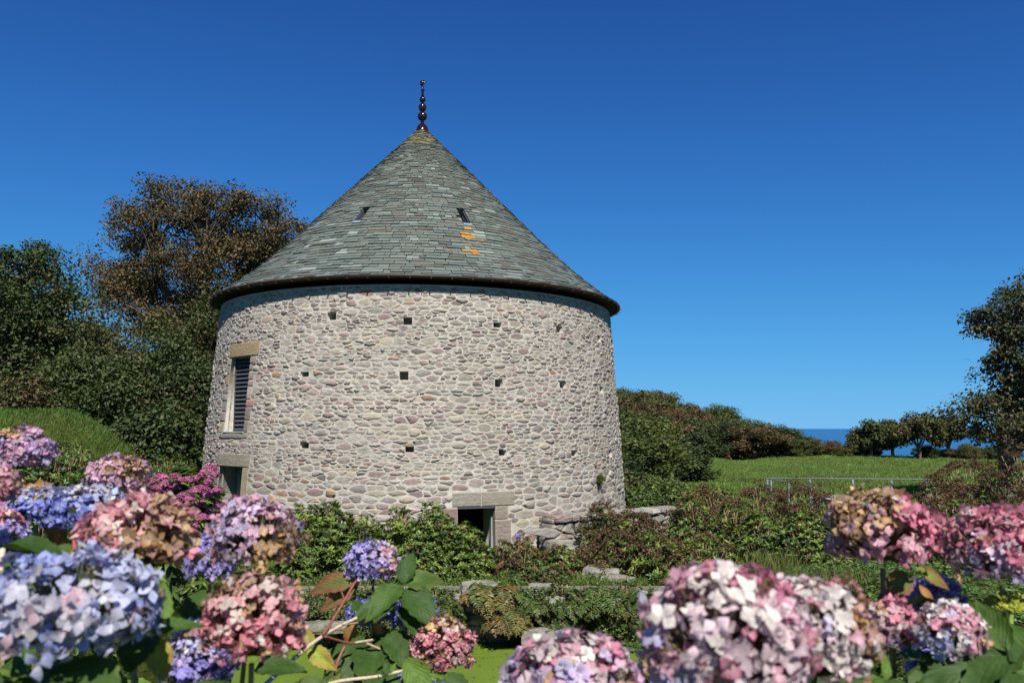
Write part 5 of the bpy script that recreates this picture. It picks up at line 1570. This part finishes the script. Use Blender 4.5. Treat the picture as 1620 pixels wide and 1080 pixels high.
def flowering_bush(label, root_px, rootY, heads, group=None, leaf_len=.105, nleaf=4, seed=1):
    r = random.Random(seed)
    hd = [(at(px, py, Y), px, py, w, h, Y, pal, p2, p2d, lab) for (px, py, w, h, Y, pal, p2, p2d, lab) in heads]
    bx = np.mean([q[0][0] for q in hd]); by = max(.25, np.mean([q[0][1] for q in hd]) + .1)
    t = thing('hydrangea_bush', label, 'bush', (bx, by, gz(bx, by)), group)
    for k, (c, px, py, w, h, Y, pal, p2, p2d, lab) in enumerate(hd):
        W = w * Y / F_PX; H = h * Y / F_PX
        fl = max(.0085, min(.0118, W * .068))
        F = head_mesh(c, W, H, pal, p2, p2d, fl, seed * 100 + k, lowcut=-.55)
        part('flower_head', F, PETAL, t, True, origin=c, label=lab)
        # stem from the ground to the head
        g = np.array([bx + (c[0] - bx) * .45 + r.uniform(-.08, .08), c[1] * .6 + by * .4 + r.uniform(0, .15), 0]); g[2] = gz(g[0], g[1]) - .03
        top = c + np.array([0, 0, -H * .40]); mid = (g + top) / 2 + np.array([(top[0] - g[0]) * .25, (top[1] - g[1]) * .2, .05])
        tt = np.linspace(0, 1, 12)[:, None]; p = g * (1 - tt) ** 2 + 2 * mid * tt * (1 - tt) + top * tt ** 2
        S = MB(); colr = np.array((.17, .15, .06)) if k % 3 else np.array((.13, .10, .05)); tube(S, p, np.linspace(.0065, .0042, 12), 6, colr); part('stem', S, STEM, t, True)
        Ltot = np.linalg.norm(top - g); ang = r.uniform(0, PI)
        for q in range(nleaf):
            s = 1 - (.07 + .125 * q) / Ltot * 1.0
            if s < .1: break
            b = np.array([np.interp(s, tt[:, 0], p[:, i]) for i in range(3)]); ang += PI / 2 + r.uniform(-.3, .3)
            for sg in (0, PI):
                a = ang + sg; ln = leaf_len * r.uniform(.75, 1.15)
                d = np.array([math.cos(a), math.sin(a), r.uniform(-.15, .45)]); d = d / np.linalg.norm(d)
                b2 = b + d * .02; nn = np.array([0, 0, 1.0]) + np.array([r.gauss(0, .3), r.gauss(0, .3), 0])
                if b2[1] + d[1] * ln < .32: continue
                if (b2 + d * ln)[2] > c[2] - .1 * H and (b2 + d * ln)[1] < c[1] - W * .3: continue
                put_leaf(t, b2, b2 + d * ln, r.choices(['g', 'r', 'y', 'b', 'm'], [12, 1, .6, 4, .8])[0], r.uniform(.9, 1.15), nn)
    return t

bushL1 = flowering_bush('near hydrangea bush at lower left with the big pale blue flower head', None, .9, [
    (112, 962, 262, 178, .92, 'paleblue', None, None, 'large pale blue and white head'),
    (222, 850, 180, 132, 1.25, 'pinktan', 'tan', (.8, -.4, .1), 'pink head turning tan at the right'),
    (400, 985, 160, 150, 1.20, 'pinktan', 'tan', (-.2, .2, .9), 'pink head with brown top'),
    (316, 1045, 112, 120, 1.35, 'violet', 'paleblue', (0, 0, 1), 'violet blue head'),
    (-14, 770, 70, 85, 1.35, 'pink', None, None, 'pink head cut by the picture edge'),
    (2, 850, 80, 90, 1.5, 'violet', 'pink', (0, 0, 1), 'violet head with pink top'),
], seed=3)
bushL2 = flowering_bush('farther hydrangea bush at left carrying blue and faded pink flower heads', None, 1.7, [
    (32, 715, 100, 82, 1.9, 'purplepink', 'tan', (-.4, -.2, .8), 'dried brown and mauve head'),
    (58, 802, 92, 66, 1.8, 'blue', 'paleblue', (0, 0, 1), 'sky blue head'),
    (138, 808, 128, 76, 1.75, 'blue', 'paleblue', (.3, 0, 1), 'wide blue head'),
    (186, 755, 96, 68, 1.9, 'purplepink', 'tan', (.5, -.3, .5), 'mauve head with tan flecks'),
    (334, 885, 78, 84, 1.65, 'violet', None, None, 'small violet head'),
    (402, 848, 142, 126, 1.45, 'lilacpink', 'tan', (.8, -.3, -.1), 'lilac pink head'),
], seed=4)
bushC = flowering_bush('centre hydrangea bush with lilac flower head and woody red stems', None, 2.1, [
    (590, 890, 86, 68, 2.0, 'violet', 'lilacpink', (1, 0, .2), 'lilac head catching the sun'),
    (655, 972, 72, 66, 2.15, 'deepblue', None, None, 'deep blue head partly shaded by leaves'),
    (590, 968, 80, 40, 2.25, 'deepblue', None, None, 'blue head under the leaves'),
    (700, 1022, 96, 86, 1.9, 'pinktan', 'tan', (0, .2, 1), 'dried tan and pink head'),
    (638, 1085, 50, 40, 1.9, 'blue', None, None, None),
    (694, 1092, 46, 44, 1.85, 'deepblue', None, None, None),
], seed=5, leaf_len=.065, nleaf=3)
bushR1 = flowering_bush('nearest hydrangea bush at bottom right with large pink and white flower heads', None, .8, [
    (1150, 1010, 262, 235, .80, 'pinkwhite', None, None, 'very large pink and white head'),
    (1290, 1006, 190, 182, .90, 'pinkwhite', 'tan', (.8, -.1, .2), 'pale pink head with tan edge'),
    (905, 1080, 220, 142, 1.05, 'lilacpink', 'pinkwhite', (0, 0, 1), 'wide lilac pink head at the bottom edge'),
    (1030, 1085, 70, 90, 1.3, 'blue', 'tan', (0, 0, 1), 'small blue and tan head'),
], seed=6)
bushR2 = flowering_bush('hydrangea bush at the right edge with tan-topped pink and purple flower heads', None, 1.5, [
    (1394, 842, 166, 136, 1.35, 'pink', 'drytop', (-.5, -.1, .85), 'pink head with dry tan top'),
    (1582, 868, 156, 140, 1.35, 'pink', 'lilacpink', (-.5, -.3, -.6), 'rose pink head'),
    (1480, 946, 84, 70, 1.5, 'purple', None, None, 'purple head'),
    (1503, 1002, 104, 98, 1.18, 'pinkwhite', 'paleblue', (-.6, -.2, -.6), 'pale lilac head'),
    (1412, 990, 88, 84, 1.28, 'pink', 'purplepink', (-.6, 0, -.4), 'small pink head'),
    (1482, 1050, 90, 70, 1.65, 'violet', None, None, 'shaded violet head'),
], seed=7)

def bud_head(parent, px, py, w, h, Y):
    c = at(px, py, Y); k = Y / F_PX; F = MB(); n = 900; d = rdir(n); d[:, 2] = np.abs(d[:, 2])
    P = c + d * np.array([w / 2 * k, w / 2 * k, h / 2 * k]) * rng.uniform(.9, 1.05, (n, 1)); M = scale_frames(frames(d, rdir(n)), rng.uniform(.0018, .003, n))
    oc = np.array([(1, 0, 0), (0, 1, 0), (-1, 0, 0), (0, -1, 0), (0, 0, 1.0)], float)
    F.scatter(oc, [np.array([[0, 1, 4], [1, 2, 4], [2, 3, 4], [3, 0, 4]])], M, P, palette([(.42, .45, .06, 3), (.50, .50, .10, 2), (.32, .38, .05, 2)], n, .15))
    part('flower_bud', F, PETAL, parent, origin=c, label='yellow-green unopened head')
    S = MB(); tube(S, [c, c + np.array([.0, .01, -.1]), c + np.array([-.01, .04, -.45])], .004, 6, (.14, .2, .05)); part('stem', S, STEM, parent, True)
bud_head(bushR2, 1600, 960, 72, 40, 1.35)

# hand-placed leaves: (bush, base px, base py, base Y, tip px, tip py, tip Y, kind, wide)
for (bsh, bx, by, bY, tx, ty, tY, kd, wd, fc) in (
    (bushL1, 238, 1000, 1.02, 262, 912, 1.05, 'g', 1.15, (.5, -.8, .5)),
    (bushL1, 240, 1002, 1.0, 318, 962, 1.02, 'g', .9, (0, -.5, .9)),
    (bushL1, 245, 1010, 1.0, 258, 1066, .97, 'y', 1.1, (0.3, -.9, .4)),
    (bushL1, 232, 1005, 1.0, 205, 1080, .95, 'b', 1.2, (0, -.3, 1)),
    (bushL1, 60, 1066, .9, 140, 1070, .8, 'b', 1.2, (0, -.3, 1)),
    (bushL1, 60, 1070, .95, -20, 1055, .85, 'g', 1.1, (0, -.3, 1)),
    (bushL1, 340, 1075, 1.2, 300, 1110, 1.1, 'b', 1, (0, -.3, 1)),
    (bushL2, 45, 760, 1.9, 68, 735, 1.75, 'o', .7, None),
    (bushL2, 10, 870, 1.5, 75, 835, 1.45, 'm', .6, None),
    (bushL2, 110, 860, 1.6, 60, 848, 1.5, 'g', .8, None), (bushL2, 115, 860, 1.6, 160, 850, 1.5, 'm', .7, None), (bushL2, 60, 880, 1.5, 20, 900, 1.3, 'b', .9, None),
    (bushL2, 375, 905, 1.5, 395, 868, 1.4, 'y', .8, None), (bushL2, 345, 930, 1.5, 310, 950, 1.35, 'b', 1, None),
    (bushL2, 180, 890, 1.5, 200, 875, 1.4, 'y', .9, None),
    # centre bush
    (bushC, 563, 917, 1.98, 505, 893, 1.9, 'r', .9, (0, -.8, .6)), (bushC, 566, 920, 2.0, 535, 935, 1.9, 'r', .8, (.3, -.8, .4)),
    (bushC, 634, 925, 1.95, 606, 898, 1.85, 'g', 1.0, None), (bushC, 636, 922, 1.95, 640, 885, 1.9, 'g', 1.0, (0, -.9, .3)), (bushC, 640, 922, 1.95, 674, 888, 1.9, 'g', 1.0, (0, -.8, .6)),
    (bushC, 640, 932, 1.95, 680, 934, 1.85, 'g', 1.1, (0, -.5, .9)), (bushC, 622, 938, 1.95, 592, 950, 1.86, 'b', 1.0, (0, -.4, .9)),
    (bushC, 618, 950, 1.95, 552, 952, 1.88, 'b', .7, (0, -.5, .9)), (bushC, 632, 960, 1.95, 680, 980, 1.85, 'g', .7, (0, -.6, .8)),
    (bushC, 610, 1000, 1.95, 648, 1010, 1.85, 'b', .9, None), (bushC, 600, 1010, 1.95, 550, 1035, 1.8, 'b', 1.0, None),
    (bushC, 590, 1005, 1.95, 640, 1030, 1.75, 'b', 1.1, None), (bushC, 492, 1022, 1.8, 478, 992, 1.8, 'y', 1.2, (0, -.9, .3)), (bushC, 488, 1024, 1.8, 522, 1046, 1.75, 'y', .9, (0, -.8, .5)),
    (bushC, 560, 985, 1.95, 543, 1013, 1.9, 'o', 1.2, (0, -.9, .3)), (bushC, 565, 985, 1.95, 583, 965, 1.9, 'o', .7, (0, -.9, .3)), (bushC, 590, 985, 1.95, 604, 1006, 1.9, 'o', .7, (0, -.9, .3)),
    (bushC, 560, 1016, 1.95, 572, 1064, 1.9, 'r', .6, (.2, -.9, .2)), (bushC, 560, 1020, 1.95, 520, 1030, 1.85, 'b', .9, None),
    (bushC, 612, 1068, 1.8, 609, 1040, 1.8, 'g', .8, (0, -.9, .3)), (bushC, 614, 1066, 1.8, 626, 1046, 1.8, 'g', .8, (0, -.9, .4)), (bushC, 610, 1068, 1.8, 597, 1058, 1.8, 'g', .8, (0, -.9, .4)),
    (bushC, 645, 1040, 1.85, 662, 1078, 1.75, 'g', 1.1, (0, -.9, .4)), (bushC, 668, 1050, 1.85, 690, 1080, 1.75, 'g', 1.2, (0, -.9, .4)),
    (bushC, 520, 1080, 1.7, 445, 1090, 1.6, 'g', 1.2, None), (bushC, 700, 1065, 1.85, 735, 1078, 1.75, 'b', 1, None),
    # right bushes
    (bushR1, 1400, 1075, 1.2, 1340, 1060, 1.1, 'g', 1.0, (0, -.6, .8)), (bushR1, 1400, 1075, 1.2, 1412, 1035, 1.2, 'g', .9, (.2, -.9, .3)), (bushR1, 1405, 1090, 1.15, 1350, 1110, 1.0, 'b', 1.1, None),
    (bushR1, 1440, 1080, 1.2, 1470, 1065, 1.1, 'b', 1.1, None),
    (bushR2, 1440, 900, 1.35, 1430, 868, 1.35, 'm', .9, None), (bushR2, 1440, 908, 1.35, 1425, 925, 1.3, 'r', 1.3, (0, -.9, .4)), (bushR2, 1448, 900, 1.35, 1490, 882, 1.3, 'm', .9, (0, -.8, .6)),
    (bushR2, 1455, 925, 1.4, 1485, 895, 1.35, 'o', .6, None),
    (bushR2, 1592, 1040, 1.15, 1487, 1018, 1.08, 'g', .8, (0, -.6, .8)), (bushR2, 1595, 1030, 1.15, 1540, 935, 1.2, 'g', .9, (-.5, -.7, .5)), (bushR2, 1598, 1045, 1.15, 1645, 985, 1.15, 'g', 1.0, (.4, -.8, .4)),
    (bushR2, 1596, 1055, 1.15, 1550, 1095, 1.05, 'b', .8, None), (bushR2, 1600, 1060, 1.15, 1660, 1080, 1.05, 'g', 1.1, None), (bushR2, 1597, 1010, 1.2, 1555, 985, 1.1, 'b', .9, (0, -.5, .9)),
    (bushR2, 1597, 985, 1.25, 1640, 970, 1.15, 'g', .8, (0, -.5, .9)), (bushR2, 1590, 1075, 1.2, 1500, 1080, 1.05, 'b', 1.1, None),
):
    put_leaf(bsh, at(bx, by, bY), at(tx, ty, tY), kd, wd * .88, fc)

# visible branches of the centre bush
def branch(bsh, pts, r0, r1, col):
    P = np.array([at(*p) for p in pts]); t = np.linspace(0, 1, len(P)); tt = np.linspace(0, 1, 14)
    Q = np.stack([np.interp(tt, t, P[:, i]) for i in range(3)], 1); 
    for _ in range(3): Q[1:-1] = Q[1:-1] * .5 + (Q[:-2] + Q[2:]) * .25
    S = MB(); tube(S, Q, np.linspace(r0, r1, 14) * .8, 7, col); part('branch', S, STEM, bsh, True)
WOOD = (.42, .34, .24); RED = (.20, .06, .04)
branch(bushC, [(470, 1110, 1.7), (512, 1079, 1.75), (560, 1073, 1.8), (600, 1071, 1.82), (640, 1058, 1.88), (690, 1050, 1.9)], .0052, .004, WOOD)
branch(bushC, [(400, 1100, 1.6), (455, 1050, 1.7), (495, 1015, 1.78), (530, 993, 1.85), (564, 977, 1.9)], .006, .0042, WOOD)
branch(bushC, [(511, 1004, 1.8), (530, 975, 1.86), (548, 945, 1.92), (563, 916, 1.97), (578, 905, 2.0)], .0042, .0034, RED)
branch(bushC, [(540, 988, 1.86), (562, 985, 1.9), (588, 980, 1.95)], .0036, .003, (.34, .2, .13))
branch(bushC, [(515, 1006, 1.8), (535, 1013, 1.84), (560, 1018, 1.88), (592, 1012, 1.92)], .0036, .003, RED)
branch(bushC, [(562, 1016, 1.88), (592, 1011, 1.92)], .0034, .003, WOOD)
branch(bushC, [(580, 1017, 1.9), (606, 1028, 1.92), (640, 1035, 1.95)], .0034, .003, (.36, .27, .18))
branch(bushC, [(545, 1022, 1.86), (534, 1045, 1.84), (528, 1072, 1.8)], .0036, .003, RED)
branch(bushC, [(545, 950, 1.92), (542, 940, 1.92), (538, 932, 1.92)], .003, .002, RED)
branch(bushC, [(640, 1058, 1.9), (640, 1010, 1.95), (635, 940, 1.97), (632, 900, 1.97)], .004, .003, (.22, .26, .06))
branch(bushL2, [(40, 860, 1.85), (38, 800, 1.88), (36, 745, 1.9)], .0055, .0045, (.34, .18, .10))
branch(bushL2, [(118, 870, 1.4), (116, 850, 1.42), (122, 826, 1.45)], .003, .002, (.35, .05, .05))
branch(bushL1, [(0, 905, 1.1), (4, 870, 1.15)], .005, .005, (.5, .42, .34))
branch(bushR2, [(1598, 1100, 1.2), (1597, 1040, 1.22), (1600, 970, 1.33)], .0055, .0045, (.13, .2, .04))

# magenta hydrangea further back on the left bank
def magenta_bush():
    E = [epx(235, 350, 752, 850, 7.6, .4), epx(225, 290, 775, 850, 7.4, .35)]
    base = (E[0][0], 7.6, gz(E[0][0], 7.6)); t = thing('hydrangea_bush', 'magenta flowering hydrangea bush beside the lower left tower door', 'bush', base)
    P, N = dome_points(E, 800); F = MB(); S = MB(); rosettes(F, P, N, .10, HYG, 6, S)
    part('foliage', F, SHRUB, t, origin=base); part('stems', S, STEM, t, origin=base, kind='stuff')
    r = random.Random(2)
    for (px, py) in ((333, 742), (341, 752), (325, 748), (275, 754), (285, 760), (254, 756), (300, 760), (312, 757), (330, 762), (322, 772), (338, 781), (248, 772), (240, 762), (262, 765), (310, 776), (326, 784), (345, 776), (290, 785), (300, 790),
                     (278, 772), (262, 778), (272, 795), (283, 806), (300, 812), (318, 798), (310, 802), (268, 808), (292, 800), (330, 812), (250, 787), (236, 775), (304, 832), (345, 800), (262, 800), (320, 820), (242, 798)):
        Y = 7.15 + r.uniform(-.1, .25); c = at(px, py, Y); w = r.uniform(15, 21) * Y / F_PX
        part('flower_head', head_mesh(c, w, w * .7, 'magenta', None, None, .010, r.randrange(999), 1.0), PETAL, t, origin=c)
magenta_bush()
# lone blue flower by the doorway
def lone_blue():
    c = at(820, 847, 13.7); t = thing('blue_flower', 'small blue hydrangea flower standing right of the doorway', 'flower', tuple(c + np.array([0, 0, -.25])))
    part('flower_head', head_mesh(c, .11, .07, 'violet', None, None, .017, 5), PETAL, t, origin=c)
    S = MB(); tube(S, [c + np.array([0, 0, -.25]), c + np.array([.01, 0, -.1]), c], .004, 5, (.2, .2, .08)); part('stem', S, STEM, t)
lone_blue()
